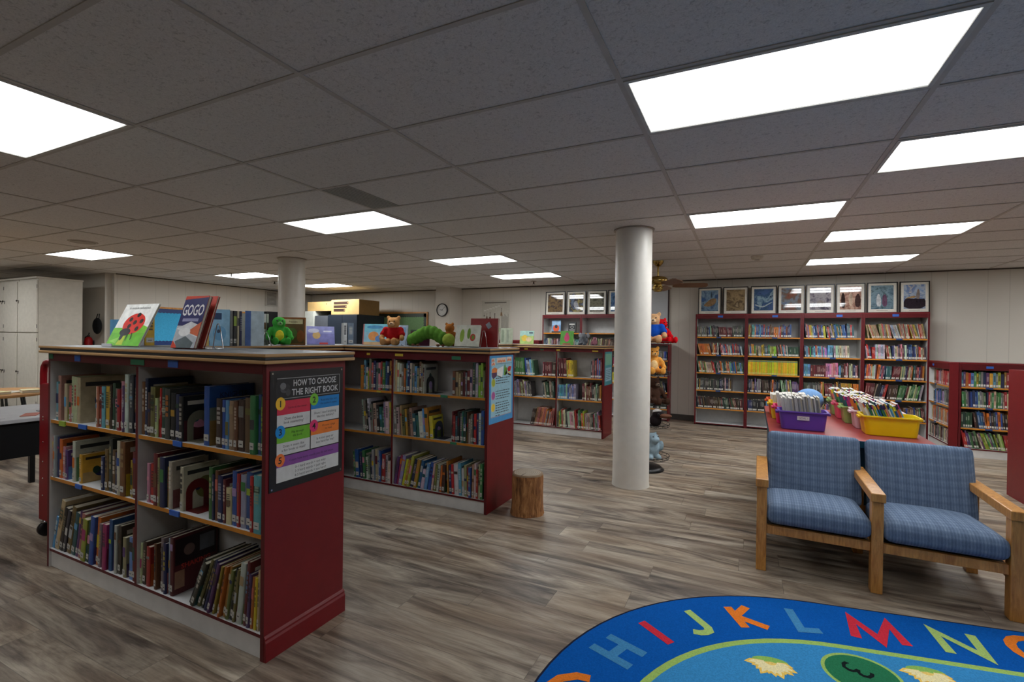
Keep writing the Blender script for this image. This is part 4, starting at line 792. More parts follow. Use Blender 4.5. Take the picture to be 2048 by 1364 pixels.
bin_('red-orange bin behind the small yellow bin', .35, 5.42, (226, 84, 40), 6, lean=-.1, kind='pages', bh=.2, seed=4, names='red-orange bin')
bin_('big yellow bin full of colourful booklets at the near right table corner', .99, 4.64, (244, 206, 10), 26, w=.36, d=.25, h=.15, lean=-.36, kind='spines', bh=.25, seed=5, names='big yellow bin', fill=.92)
bin_('pale pinkish white bin directly behind the big yellow bin', .965, 4.92, (226, 204, 212), 20, w=.34, lean=-.34, kind='spines', bh=.245, seed=6, names='pale pink bin')
bin_('light green bin between the white bin and the pink bin', .925, 5.19, (150, 190, 110), 16, lean=-.3, kind='spines', bh=.25, seed=7, names='nearer light green bin')
bin_('pink bin squeezed between the two light green bins', .91, 5.46, (226, 90, 120), 14, lean=-.28, kind='spines', bh=.25, seed=8, names='squeezed pink bin')
bin_('light green bin farthest back, beside the blue cushion', .905, 5.73, (146, 182, 104), 14, lean=-.28, kind='spines', bh=.25, seed=9, names='farthest green bin')
cu = MB(); cu.ell((0, 0, 0), (.13, .11, .115), (120, 160, 208), None, 28, 18)
o = cu.build('cushion', M_cloth); o.location = (.575, 5.78, .876)
tag(o, 'round light blue cushion sitting on the table between the bins', 'cushion')

# ------------------------------------------------------------------ framed pictures standing on the tall bookcases
FR = [('picture of a pale boat on a grey-blue sea, first beside the bare wall', [(40,56,76),(70,96,120),(110,136,156),(60,84,116),(46,84,130)], [([(.1,.25),(.3,.42),(.62,.62),(.9,.6),(.85,.35),(.5,.2)],(158,128,92)),([(.55,.62),(.6,.95),(.62,.95),(.6,.6)],(40,40,44))]),
  ('picture of a crowded brown battle-like scene, second from the bare wall', [(52,42,32),(96,80,58),(136,116,84),(78,64,46),(150,130,100)], []),
  ('picture of stormy blue waves, third from the bare wall', [(34,50,84),(58,84,126),(40,70,100),(120,146,160),(26,44,70)], [([(.05,.3),(.3,.22),(.5,.2),(.75,.32),(.95,.4),(.95,.36),(.7,.24),(.5,.14),(.3,.16),(.05,.24)],(170,186,190))]),
  ('picture with blue sky above reddish ground, fourth from the bare wall', [(60,84,130),(110,120,130),(96,84,76),(120,70,56),(60,66,50)], [([(.1,.1),(.4,.32),(.9,.1)],(128,70,58))]),
  ('grey and violet picture of seated figures, fifth from the bare wall', [(62,58,70),(110,106,116),(150,146,150),(76,70,86),(46,44,56)], [([(.3,.15),(.4,.45),(.7,.4),(.75,.12)],(160,152,150))]),
  ('sepia picture of standing figures in a room, sixth from the bare wall', [(150,116,104),(176,142,126),(128,92,80),(190,160,140),(110,80,70)], [([(.08,.06),(.05,.55),(.14,.78),(.24,.6),(.26,.06)],(62,46,44)),([(.42,.2),(.4,.6),(.5,.76),(.6,.6),(.58,.12)],(214,190,168)),([(.72,.1),(.7,.5),(.85,.72),(.98,.5),(.96,.1)],(78,58,56))]),
  ('blue-green garden picture with a white robed figure, seventh from the bare wall', [(40,58,70),(74,98,112),(110,134,146),(54,76,82),(150,168,176)], [([(.25,.12),(.24,.5),(.33,.7),(.44,.5),(.46,.1)],(206,210,212)),([(.5,.12),(.5,.5),(.6,.66),(.72,.5),(.72,.1)],(116,84,110))]),
  ('picture of a dark crowd under a blue sky, last one in the corner', [(58,84,130),(104,130,166),(150,160,170),(76,104,150),(190,180,160)], [([(0,0),(0,.36),(.2,.46),(.4,.4),(.6,.44),(.8,.4),(1,.42),(1,0)],(44,36,46)),([(.55,.42),(.6,.7),(.66,.85),(.74,.72),(.74,.4)],(150,138,130)),([(0,.40),(.3,.52),(.55,.55),(.55,.44),(.2,.44)],(184,150,104))])]
FL = [('dark brown picture of huddled figures, first over the left wall bookcases', [(40,34,38),(74,60,54),(120,98,66),(54,46,50),(150,140,130)], []), ('picture with a pale figure against dark blue, second over the left wall bookcases', [(50,60,84),(96,110,130),(54,46,50),(150,140,90),(70,60,60)], [([(.3,.5),(.35,.25),(.6,.05),(.75,.15),(.6,.5),(.5,.62)],(180,182,190))]),
  ('grey-green woodland picture, third over the left wall bookcases', [(44,46,40),(74,76,64),(110,108,92),(60,60,54),(150,146,130)], []), ('deep blue picture half hidden behind the white column', [(26,44,84),(46,74,120),(80,110,140),(30,60,90),(20,40,50)], [])]
def picture(k, label, x0, x1, y, z, hh, cols, figs, group):
    t = thing('framed_picture', label, 'picture', ((x0 + x1) / 2, y, z), 0, group); t.rotation_euler = (R(-2.5), 0, 0); w = (x1 - x0) / 2
    q = MB()
    for a in ((-w, w, 0, .014), (-w, w, hh - .014, hh), (-w, -w + .013, .014, hh - .014), (w - .013, w, .014, hh - .014)): q.box(a[0], a[1], -.018, .006, a[2], a[3], (24, 22, 22))
    q.build('frame', M_plastic, t)
    MB().box(-w + .0132, w - .0132, -.004, .004, .0142, hh - .0142, (226, 221, 208)).build('mat', M_print, t)
    iw, z0, z1 = w - .05, .062, hh - .048
    MB().poly([(-iw, -.0046, z0), (iw, -.0046, z0), (iw, -.0046, z1), (-iw, -.0046, z1)], (120,) * 3).build('print', art_mat('painting_%d' % k, cols, 7.5, k + 1), t)
    if figs:
        q = MB()
        for j, (pts, c) in enumerate(figs):
            n = len(pts); P = []
            for i in range(n):   # round the outline so that the shapes stay soft
                a, b_ = pts[i], pts[(i + 1) % n]
                P += [(a[0] * .75 + b_[0] * .25, a[1] * .75 + b_[1] * .25), (a[0] * .25 + b_[0] * .75, a[1] * .25 + b_[1] * .75)]
            q.poly([(-iw + u * 2 * iw, -.005 - .0003 * j, z0 + v * (z1 - z0)) for u, v in P], c)
        q.build('painted_figures', colmat('picture_paint_%d' % k, .03, spec=.6, mott=.5, mscale=26), t)
    q = MB(); q.poly([(-iw * .5, -.0046, .036), (iw * .5, -.0046, .036), (iw * .5, -.0046, .041), (-iw * .5, -.0046, .041)], (120, 114, 104)); q.build('caption', M_print, t)
XR = [(-.80,-.42),(-.389,.005),(.045,.437),(.455,.843),(.864,1.258),(1.278,1.662),(1.687,2.072),(2.096,2.46)]
for k, ((a, b_), (l, c, f)) in enumerate(zip(XR, FR)): picture(k, l, a, b_, 9.3, 1.9315, .48, c, f, 'framed pictures over the tall bookcases')
for k, ((a, b_), (l, c, f)) in enumerate(zip([(-3.745,-3.325),(-3.285,-2.895),(-2.86,-2.475),(-2.44,-2.06)], FL)): picture(10 + k, l, a, b_, 9.3, 1.9465, .48, c, f, 'framed pictures left of the column')

# ------------------------------------------------------------------ boards and wall things
def board(label, M, w, h, frame, border, felt, side=True):
    """notice board: local x along the wall, z up, facing -y"""
    t = thing('notice_board', label, 'notice board', M=M); q = MB()
    for a in ((0, w, 0, .035), (0, w, h - .035, h), (0, .035, .035, h - .035), (w - .035, w, .035, h - .035)): q.box(a[0], a[1], -.03, -.001, a[2], a[3], frame)
    q.build('frame', M_oak if sum(frame) > 330 else M_paint, t)
    MB().box(.0352, w - .0352, -.012, -.002, .0352, h - .0352, felt).build('felt', M_cloth, t)
    q = MB(); n = int(w / .06); D = .075
    def strip(p0, ax, up, L):
        m = int(L / .065); P = [p0]
        for k in range(m * 4 + 1):
            s = L * k / (m * 4); P.append((p0[0] + ax[0] * s + up[0] * (D + .012 * abs(math.sin(math.pi * k / 4))), p0[1] + ax[1] * s + up[1] * (D + .012 * abs(math.sin(math.pi * k / 4)))))
        P.append((p0[0] + ax[0] * L, p0[1] + ax[1] * L)); base = [(p0[0] + ax[0] * L * k / (m * 4), p0[1] + ax[1] * L * k / (m * 4)) for k in range(m * 4 + 1)]
        top = P[1:-1]
        for k in range(m * 4): q.poly([(base[k][0], -.014, base[k][1]), (base[k + 1][0], -.014, base[k + 1][1]), (top[k + 1][0], -.014, top[k + 1][1]), (top[k][0], -.014, top[k][1])], border)
    strip((.036, h - .036), (1, 0), (0, -1), w - .072); strip((.036, .036), (1, 0), (0, 1), w - .072)
    strip((.036, .036), (0, 1), (1, 0), h - .072); strip((w - .036, .036), (0, 1), (-1, 0), h - .072)
    q.build('scalloped_border', M_print, t); return t
board('blue notice board with oak frame and dark blue scalloped border on the left wall', T(LEFT, 5.15, 1.2) @ RZ(90), 2.45, .80, (190, 130, 70), (22, 52, 110), (70, 168, 214))
board('green notice board with a dark scalloped border on the back wall', T(-8.48, BACK, 1.2), 1.70, .86, (150, 116, 80), (60, 74, 66), (136, 176, 128))
ck = thing('wall_clock', 'round white wall clock with black rim on the pilaster', 'clock', (-6.04, 8.949, 2.065))
Mc = RX(90); rr = .145
MB().lathe([(rr, .001), (rr, .03), (rr - .006, .04), (rr - .016, .04), (rr - .018, .018)], (22, 22, 24), 40, M=Mc, cap=False).build('rim', M_plastic, ck)
MB().lathe([(rr - .017, .002), (rr - .017, .017)], (214, 214, 212), 40, M=Mc).build('dial', M_paper, ck)
q = MB()
for k in range(12):
    a = k * math.pi / 6; q.text(str(12 if k == 0 else k), Mc @ T(.1 * math.sin(a), .1 * math.cos(a) - .008, .0178), .024, (30, 30, 30))
q.build('numerals', M_print, ck)
for nm, L, w, a in (('minute_hand', .10, .007, 45), ('hour_hand', .065, .010, 275)):
    q = MB(); q.add([(-w / 2, -.02, .0205), (w / 2, -.02, .0205), (w / 2, L, .0205), (-w / 2, L, .0205)], [(0, 1, 2, 3)], (16, 16, 18), Mc @ RZ(-a)); q.build(nm, M_plastic, ck)
pc = thing('wall_chart', 'pale instrument chart with small violins hanging on the back wall', 'chart', (-5.34, BACK - .001, 1.33)); Mw = Matrix(((1, 0, 0, 0), (0, 0, -1, 0), (0, 1, 0, 0), (0, 0, 0, 1)))
MB().box(0, .70, -.004, 0, 0, .96, (190, 186, 174)).build('sheet', M_print, pc)
q = MB(); rect(q, Mw, .08, .90, .62, .925, .005, (110, 104, 96))
def violin(x, y, s, c):
    for dy, rx, ry in ((0, .5, .42), (.62, .4, .36)): disc(q, Mw, x, y + dy * s * .9, rx * s * .8, ry * s * .9, .005 + .0001 * dy, c)
    rect(q, Mw, x - .06 * s, y, x + .06 * s, y + 2.0 * s, .0054, (60, 36, 24)); disc(q, Mw, x, y + 2.05 * s, .1 * s, .14 * s, .0055, (50, 30, 20))
violin(.34, .44, .11, (112, 56, 36)); violin(.22, .54, .075, (104, 54, 36)); violin(.14, .57, .05, (96, 60, 40)); violin(.07, .62, .03, (60, 50, 44)); violin(.50, .64, .07, (150, 120, 84))
for k in range(9):
    x = .50 + .02 * k; rect(q, Mw, x, .3 + .03 * (k % 3), x + .007, .66 - .02 * (k % 4), .005, (90, 86, 80))
for k in range(8): rect(q, Mw, .1 + .05 * k, .05, .115 + .05 * k, .25, .005, (104, 112, 108))
for k in range(6): rect(q, Mw, .06 + .07 * k, .73 + .02 * k, .12 + .07 * k, .745 + .02 * k, .005, (224, 222, 216))
q.build('drawings', M_print, pc)
wb_ = thing('whiteboard', 'white board with a thin dark frame above the narrow bookcase behind the soft toys', 'whiteboard', (-2.2, BACK - .001, 1.45))
MB().box(.02, .86, -.02, -.001, .02, .96, (196, 200, 206)).build('writing_surface', M_plastic, wb_)
q = MB()
for a in ((0, .88, 0, .02), (0, .88, .96, .98), (0, .02, .02, .96), (.86, .88, .02, .96)): q.box(a[0], a[1], -.028, -.001, a[2], a[3], (60, 44, 48))
q.build('frame', M_paint, wb_)

# ------------------------------------------------------------------ left background: cabinets, tables, cart
CB = (190, 184, 172)
def locker(label, x0, doors, z=2.34):
    w = sum(doors); t = thing('storage_cabinet', label, 'cabinet', (x0, 3.74, 0), 0, 'tall cream storage cabinets')
    MB().box(0, w, .02, .60, .0, z, CB).build('carcass', M_paint, t); MB().box(-.01, w + .01, -.012, .61, z + .0005, z + .03, CB).build('cornice', M_paint, t)
    x = 0
    for i, dw in enumerate(doors):
        for z0, z1 in ((.2, 1.44), (1.46, z - .03)):
            d = MB().box(x + .006, x + dw - .006, -.002, .0195, z0, z1, (198, 192, 180)).build('door', M_paint, t, bevel=.004)
            kx = x + (.05 if i % 2 else dw - .05) if len(doors) > 1 else x + .05
            kz = (z0 + z1) / 2 + (.10 if z0 > 1 else -.02)
            q = MB(); q.lathe([(.006, 0), (.006, .02), (.017, .026), (.014, .036), (.002, .04)], (46, 38, 32), 14, M=T(kx, -.002, kz) @ RX(90)); q.tube([(kx, -.006, kz - .01), (kx + .004, -.012, kz - .045)], .004, (46, 38, 32)); q.build('knob', M_wire, d)
            for hz in (z0 + .1, z1 - .1): MB().box(x + (dw - .004 if not i % 2 or len(doors) == 1 else -.006), x + (dw + .008 if not i % 2 or len(doors) == 1 else .006), -.006, -.0022, hz - .03, hz + .03, (40, 34, 30)).build('hinge', M_wire, d)
        x += dw
locker('tall cream cabinet with one door, its plain side facing the bookcases', -11.09, [.69]); locker('tall cream cabinet with two doors, cut off by the left edge', -12.125, [.51, .51])
rt = thing('round_table', 'round table with a light wood edge before the cream cabinets', 'table', (-8.05, 2.42, 0))
MB().lathe([(.60, .715), (.605, .722), (.605, .738), (.60, .745)], [(176, 128, 76), (186, 138, 84), (176, 128, 76)], 48).build('tabletop', M_paint, rt)
for k in range(4):
    a = math.pi / 4 + k * math.pi / 2
    q = MB()
    for s in (-.02, .02): q.tube([(.36 * math.cos(a) - s * math.sin(a), .36 * math.sin(a) + s * math.cos(a), .714), (.46 * math.cos(a) - s * math.sin(a), .46 * math.sin(a) + s * math.cos(a), .001)], .014, (84, 90, 92), 10)
    q.build('leg', M_metal, rt)
ptop = [('cream paperback lying on top of the stack on the round table', (-7.72, 2.42, .7456), .24, .17, .03, (206, 198, 150), 8), ('open pale booklet lying flat on the round table edge', (-7.86, 2.60, .7456), .2, .22, .006, (190, 184, 172), 30), ('flat tan booklet lying on the round table', (-8.1, 2.3, .7456), .2, .28, .012, (176, 150, 116), -20), ('cream hardback lying at the back of the round table', (-7.68, 2.70, .7456), .2, .15, .035, (210, 200, 160), -12)]
for l, loc, w, d, h, c, a in ptop:
    t = thing('paper_booklet', l, 'booklet', loc, R(a)); MB().box(-w/2, w/2, -d/2, d/2, 0, h * .2, c).box(-w/2, w/2, -d/2, d/2, h * .8, h, c).build('cover', M_paper, t); MB().box(-w/2 + .003, w/2 - .003, -d/2 + .003, d/2 - .003, h * .2 + .0001, h * .8 - .0001, (214, 208, 192)).build('page_block', M_paper, t)
wt = thing('work_desk', 'white topped desk with a black side panel, cut off by the left edge', 'desk', (-6.32, .95, 0))
MB().box(0, 1.02, 0, 1.33, .725, .755, (190, 190, 194)).build('desktop', M_paint, wt, bevel=.004); MB().box(.98, 1.0, .03, 1.30, .44, .7245, (12, 12, 14)).build('side_panel', M_matte, wt)
for x, y in ((.06, .06), (.72, .06), (.06, 1.27), (.72, 1.27)): MB().box(x - .02, x + .02, y - .02, y + .02, 0, .7245, (24, 24, 26)).build('leg', M_wire, wt)
for l, x, y, w, d, c, a in (('white sheet of paper at the near corner of the white desk', -5.5, 1.6, .21, .28, (204, 204, 206), 12), ('orange-red leaflet lying on the white desk', -5.52, 1.95, .1, .2, (186, 110, 92), 60), ('grey printed sheet at the far edge of the white desk', -5.62, 2.14, .24, .18, (150, 150, 156), -8), ('dark blue folder at the far corner of the white desk', -5.40, 2.18, .1, .12, (60, 64, 96), 20)):
    o = MB().box(-w/2, w/2, -d/2, d/2, 0, .004, c).build('paper_sheet', M_paper); o.location = (x, y, .7556); o.rotation_euler = (0, 0, R(a)); tag(o, l, 'paper')
bt = thing('book_cart', 'dark red steel book cart with a rounded handle, behind the nearest bookcase', 'cart', (-4.57, 1.66, 0))
CR = (140, 14, 26)
for y in (0, .70):
    e = MB().box(0, .42, y, y + .03, .12, 1.10, CR).build('end_panel', M_paint, bt, bevel=.006)
    MB().tube([(.022, y + .015, 1.09), (.022, y + .015, 1.17), (.03, y + .015, 1.215), (.06, y + .015, 1.245), (.10, y + .015, 1.255), (.32, y + .015, 1.255), (.36, y + .015, 1.245), (.39, y + .015, 1.215), (.398, y + .015, 1.17), (.398, y + .015, 1.09)], .021, CR, 12).build('handle', M_paint, e)
    q = MB()
    for z in (.3, .42, .54, .68, .84, .86): q.lathe([(.006, 0), (.004, .003)], (190, 186, 180), 10, M=T(.06, y - .0002, z) @ RX(90))
    q.build('rivet', M_metal, e)
for z in (.22, .58, .94): MB().box(.02, .40, .031, .699, z, z + .025, CR).build('shelf', M_paint, bt)
for x in (.04, .38):
    for y in (.03, .70):
        w = MB(); w.lathe([(.02, -.016), (.048, -.016), (.052, -.01), (.052, .01), (.048, .016), (.02, .016)], (20, 20, 22), 24, M=T(x, y, .053) @ RY(90)); o = w.build('wheel', M_plastic, bt)
        MB().lathe([(.03, .0), (.034, .006), (.012, .02)], (170, 170, 172), 18, M=T(x, y, .098)).build('caster_fork', M_metal, o)
fx = thing('fire_extinguisher', 'red fire extinguisher on the wall behind the ladybird book', 'fire extinguisher', (-11.08, 4.72, 1.02))
MB().box(-.03, .03, .062, .078, .1, .3, (60, 60, 62)).build('wall_mount', M_wire, fx)
MB().lathe([(.055, 0), (.062, .02), (.062, .30), (.05, .345), (.02, .37)], (170, 18, 24), 24).build('cylinder', M_paint, fx)
q = MB(); q.lathe([(.018, .37), (.02, .40)], (40, 40, 42), 14); q.tube([(0, 0, .40), (.06, -.02, .44), (.10, -.03, .43)], .008, (28, 28, 30)); q.tube([(0, 0, .39), (.07, -.02, .39)], .007, (28, 28, 30)); q.build('lever', M_wire, fx)
q = MB(); q.tube([(-.02, 0, .39), (-.07, -.02, .36), (-.085, -.03, .25), (-.08, -.03, .14)], .009, (24, 24, 26)); q.build('hose', M_wire, fx)
bg = thing('hanging_bag', 'black round bag hanging on the wall above the fire extinguisher', 'bag', (-10.73, 4.70, 1.47))
q = MB(); q.ell((0, 0, .12), (.105, .06, .15), (20, 20, 22), None, 20, 12); q.build('pouch', M_cloth, bg); q = MB(); q.tube([(-.05, 0, .24), (-.03, .02, .34), (.03, .02, .34), (.05, 0, .24)], .008, (26, 26, 28)); q.build('strap', M_cloth, bg)
# back-left corner: cabinets with plywood boxes
def cab(name, label, x0, x1, y0, y1, z, c, cat, doors=1):
    t = thing(name, label, cat, (x0, y0, 0)); w = x1 - x0; MB().box(0, w, .02, y1 - y0, 0, z, c).build('carcass', M_paint, t)
    for k in range(doors):
        d = MB().box(w * k / doors + .004, w * (k + 1) / doors - .004, 0, .0195, .06, z - .01, c).build('door', M_paint, t, bevel=.003)
        hx = w * (k + .88) / doors if k == 0 else w * (k + .12) / doors
        MB().tube([(hx, -.001, z * .55), (hx, -.02, z * .55), (hx, -.02, z * .55 + .1), (hx, -.001, z * .55 + .1)], .005, (120, 120, 124)).build('handle', M_metal, d)
cab('metal_cabinet', 'black metal cabinet below the two plywood boxes by the back wall', -8.68, -7.80, 8.2, 9.1, 1.95, (36, 42, 52), 'cabinet', 2)
cab('metal_cabinet', 'grey low cabinet between the white panel and the black cabinet', -9.12, -8.70, 8.22, 9.1, 1.93, (84, 86, 92), 'cabinet')
cab('metal_cabinet', 'pale cream tall cabinet right beside the farther column', -9.55, -9.14, 8.2, 9.1, 2.04, (190, 192, 184), 'cabinet')
cab('metal_cabinet', 'black cabinet against the left wall behind the green plush toy', -10.55, -10.15, 7.75, 8.35, 2.02, (22, 22, 24), 'cabinet')
def plybox(label, x0, x1, y0, y1, z0, z1, slots):
    t = thing('plywood_box', label, 'box', (x0, y0, z0)); w, d, h = x1 - x0, y1 - y0, z1 - z0
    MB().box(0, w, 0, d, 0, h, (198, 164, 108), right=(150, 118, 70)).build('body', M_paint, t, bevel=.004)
    for k in range(slots):
        z = h * (.78 - .24 * k); q = MB().box(.08 + .0 * k, w * (.62 - .06 * k), -.003, -.0005, z - .03, z + .03, (54, 34, 24)); q.build('slot', M_matte, t)
        MB().lathe([(.014, 0), (.012, .004)], (180, 150, 110), 12, M=T(w * (.60 - .06 * k), -.0035, z) @ RX(90)).build('peg', M_matte, t)
    if not slots: MB().lathe([(.014, 0), (.012, .004)], (84, 60, 40), 12, M=T(w * .8, -.0005, h * .75) @ RX(90)).build('peg', M_matte, t)
plybox('plywood box with three dark slots on the black cabinet', -8.62, -7.66 - .12, 8.24, 8.9, 1.951, 2.29, 3); plybox('plain plywood box beside the slotted one, closer to the column', -9.4, -8.64, 8.26, 8.9, 2.041, 2.26, 0)

# ------------------------------------------------------------------ ceiling fan
fn = thing('ceiling_fan', 'brass ceiling fan with wooden blades just behind the white column', 'ceiling fan', (-1.14, 7.03, ZC))
BR_ = (176, 148, 84)
MB().lathe([(.075, -.001), (.07, -.03), (.03, -.075), (.013, -.08)], BR_, 28).build('canopy', M_metal, fn)
MB().lathe([(.012, -.22), (.012, -.075)], BR_, 16).build('downrod', M_metal, fn)
MB().lathe([(.02, -.21), (.10, -.225), (.132, -.25), (.138, -.285), (.125, -.315), (.06, -.33), (.05, -.345), (.07, -.36), (.072, -.40), (.05, -.43), (.01, -.436)], BR_, 36).build('motor_housing', M_metal, fn)
for k in range(5):
    a = 15 + 72 * k; Mb = RZ(a)
    br = MB(); br.tube([(.10, 0, -.322), (.16, 0, -.335), (.23, 0, -.336)], .008, BR_, 8, Mb); ob = br.build('blade_arm', M_metal, fn)
    pts = [(.20, -.045), (.25, -.066), (.60, -.075), (.65, -.055), (.665, 0), (.65, .055), (.60, .075), (.25, .066), (.20, .045)]
    MB().prism(pts, -.004, .004, (120, 82, 54), Mb @ T(0, 0, -.345) @ RX(-17)).build('blade', M_paint, fn)

# ------------------------------------------------------------------ soft toys (plain, generic)
def blob(name, parts, color, parent, voxel=.011, M=None, smooth=4):
    q = MB()
    for c, r in parts: q.ell(c, r, color, None, 16, 12)
    o = q.build(name, M_plush, parent, color=color)
    m = o.modifiers.new('r', 'REMESH'); m.mode = 'VOXEL'; m.voxel_size = voxel; m.use_smooth_shade = True
    s = o.modifiers.new('s', 'SMOOTH'); s.iterations = smooth; s.factor = .5
    if M is not None: o.matrix_local = M
    return o
def eyes(t, pts, r=.008):
    for p in pts:
        q = MB(); q.ell(p, r, (16, 14, 14), None, 10, 6); q.build('eye', M_plastic, t)
def teddy(label, loc, rz, s, fur, shirt=None, belly=None, muzzle=None, ears=True, cat='soft toy', group='soft toys'):
    """sitting toy facing -y, about 0.30 m tall at s=1"""
    t = thing('plush_toy', label, cat, loc, R(rz), group); k = lambda *a: tuple(v * s for v in a)
    P = [(k(0, 0, .10), k(.070, .060, .095)), (k(0, 0, .165), k(.05, .045, .06)), (k(0, -.004, .235), k(.066, .06, .060))]
    if ears: P += [(k(.055, 0, .288), k(.024, .014, .024)), (k(-.055, 0, .288), k(.024, .014, .024))]
    for x in (-1, 1):
        P += [(k(.045 * x, -.05, .036), k(.036, .06, .034)), (k(.055 * x, -.11, .036), k(.032, .05, .032)), (k(.058 * x, -.155, .045), k(.034, .022, .042))]
        P += [(k(.075 * x, -.012, .155), k(.03, .03, .036)), (k(.10 * x, -.03, .115), k(.026, .028, .042)), (k(.108 * x, -.055, .078), k(.027, .028, .03))]
    blob('body', P, fur, t, .010 * max(s, .7))
    blob('muzzle', [(k(0, -.056, .222), k(.030, .022, .023))], muzzle or mix3(fur, (240, 230, 210), .35), t, .006)
    q = MB(); q.ell(k(0, -.079, .228), k(.009, .007, .007), (30, 22, 20), None, 10, 6); q.build('nose', M_plastic, t)
    eyes(t, [k(.026, -.055, .252), k(-.026, -.055, .252)], .0075 * s)
    if shirt:
        S = [(k(0, 0, .11), k(.078, .068, .085)), (k(0, 0, .165), k(.06, .054, .045))]
        for x in (-1, 1): S += [(k(.078 * x, -.012, .156), k(.037, .037, .042)), (k(.10 * x, -.028, .12), k(.033, .034, .036))]
        blob('jumper', S, shirt, t, .010 * max(s, .7))
    if belly: blob('belly_patch', [(k(0, -.045, .10), k(.045, .024, .06))], belly, t, .008)
    return t
SZ1, SZ2 = 1.3835, 1.3795
# generic toys standing in for the ones on the bookcases
teddy('green plush frog-like toy with a yellow belly sitting on the bookcase edge', (-3.57, 2.84, SZ2), 62, .82, (70, 164, 66), None, (220, 206, 60), ears=False)
teddy('tan soft toy in a plain red jumper sitting on the blue-poster bookcase', (-3.04, 3.68, SZ2), 20, .92, (196, 144, 92), (170, 26, 30))
teddy('brown teddy bear seated with its back turned behind the green caterpillar', (-2.58, 3.945, SZ2), 170, .74, (160, 98, 44))
cp = thing('plush_toy', 'long green plush caterpillar arched on the blue-poster bookcase', 'soft toy', (-2.62, 3.71, SZ2), R(6), 'soft toys')
arc = [(-.21, .06), (-.17, .075), (-.125, .098), (-.075, .122), (-.025, .132), (.025, .124), (.07, .1), (.115, .074)]
blob('body', [((x, 0, z), (.042, .062, .058 if z < .07 else .066)) for x, z in arc], (92, 140, 52), cp, .009, smooth=1)
blob('head', [((.185, -.02, .062), (.06, .06, .06))], (150, 170, 70), cp, .009)
for k, x in enumerate((-.17, -.12, .09, .14)):
    q = MB(); q.ell((x, -.045, .012), (.016, .016, .0115), (120, 80, 60)); q.build('foot', M_plush, cp, color=(120, 80, 60))
gd_ = thing('plush_toy', 'grey plush elephant sitting on the farthest island bookcase', 'soft toy', (-2.24, 7.15, 1.3735), R(-10), 'soft toys')
blob('body', [((0, 0, .065), (.062, .055, .065)), ((0, -.02, .145), (.048, .045, .045)), ((0, -.068, .125), (.02, .03, .02)), ((0, -.09, .095), (.016, .018, .03)), ((.04, -.06, .022), (.024, .045, .022)), ((-.04, -.06, .022), (.024, .045, .022)), ((.06, -.02, .08), (.02, .022, .035)), ((-.06, -.02, .08), (.02, .022, .035))], (120, 124, 130), gd_, .009)
for x in (-1, 1): blob('ear', [((.064 * x, .0, .15), (.034, .012, .042))], (150, 150, 156), gd_, .007)
teddy('small dusty pink plush toy next to the grey elephant', (-2.075, 7.15, 1.3735), -5, .42, (156, 104, 116))

# ------------------------------------------------------------------ display books and wire stands
def disp(label, pos, w, h, t, yaw, lean, code, art, group='books standing on display on the bookcase tops', seed=0):
    base = PAL[code][0] if isinstance(code, str) else code
    M = T(*pos) @ RZ(yaw) @ RX(-lean) @ RZ(-90)
    return book('book', t, h, w, base, label, 'book', M, group, random.Random(seed), art, sticker=False)
def spine(label, x, y, z, t, h, d, code, yaw=0, seed=0, group='books standing on display on the bookcase tops', art=None):
    base = PAL[code][0] if isinstance(code, str) else code
    return book('book', t, h, d, base, label, 'book', T(x, y, z) @ RZ(yaw), group, random.Random(seed), art or [], sticker=True)
def stand(label, pos, yaw, h=.14, w=.07, c=(196, 196, 196)):
    t = thing('wire_stand', label, 'book stand', pos, R(yaw), 'wire book stands')
    q = MB()
    q.tube([(-w / 2, 0, .003), (-w * .32, .0, h * .55), (-w * .12, 0, h * .96), (0, 0, h), (w * .12, 0, h * .96), (w * .32, 0, h * .55), (w / 2, 0, .003)], .0026, c, 8); q.build('frame', M_metal, t)
    q = MB(); q.tube([(-w / 2, 0, .003), (-w / 2, -.05, .003), (-w / 2, -.056, .016)], .0026, c, 8); q.tube([(w / 2, 0, .003), (w / 2, -.05, .003), (w / 2, -.056, .016)], .0026, c, 8); q.build('foot', M_metal, t)
BUG = [('r', 0, 0, 1, .42, (104, 190, 40)), ('p', [(0,.42),(.2,.38),(.35,.46),(.6,.40),(.8,.5),(1,.44),(1,.3),(0,.3)], (120, 200, 50)), ('p', [(.3,.02),(.36,.25),(.45,.3),(.5,.02)], (190, 206, 50)), ('p', [(.05,.1),(.3,.2),(.28,.05)], (150, 210, 90)),
  ('e', .54, .52, .31, .25, (216, 44, 32)), ('e', .40, .32, .16, .09, (24, 24, 34)), ('e', .36, .22, .05, .10, (30, 36, 56))] + [('e', u, v, .052, .055, (30, 24, 26)) for u, v in ((.40,.62),(.56,.55),(.74,.58),(.44,.46),(.70,.40),(.58,.73))] + [('p', [(.62,.3),(.66,.14),(.68,.14),(.65,.3)], (30,30,34)), ('p', [(.5,.28),(.52,.12),(.54,.12),(.53,.28)], (30,30,34)), ('t', 'La mariquita malhumorada', .5, .88, .075, (150, 150, 150), .9)]
disp('picture book with a big red ladybird on green grass, leaning on the nearest bookcase', (-3.60, 1.63, SZ1), .36, .285, .012, 0, 24, (236, 236, 232), BUG)
lp = thing('book_stand', 'clear plastic stand with a lip holding the ladybird book', 'book stand', (-3.50, 1.585, SZ1))
q = MB(); q.box(0, .11, -.03, -.026, .0, .018, (206, 208, 210)); q.build('front_lip', M_plastic, lp); MB().box(0, .11, -.0258, .025, .0, .0035, (150, 152, 156)).build('base_plate', M_plastic, lp)
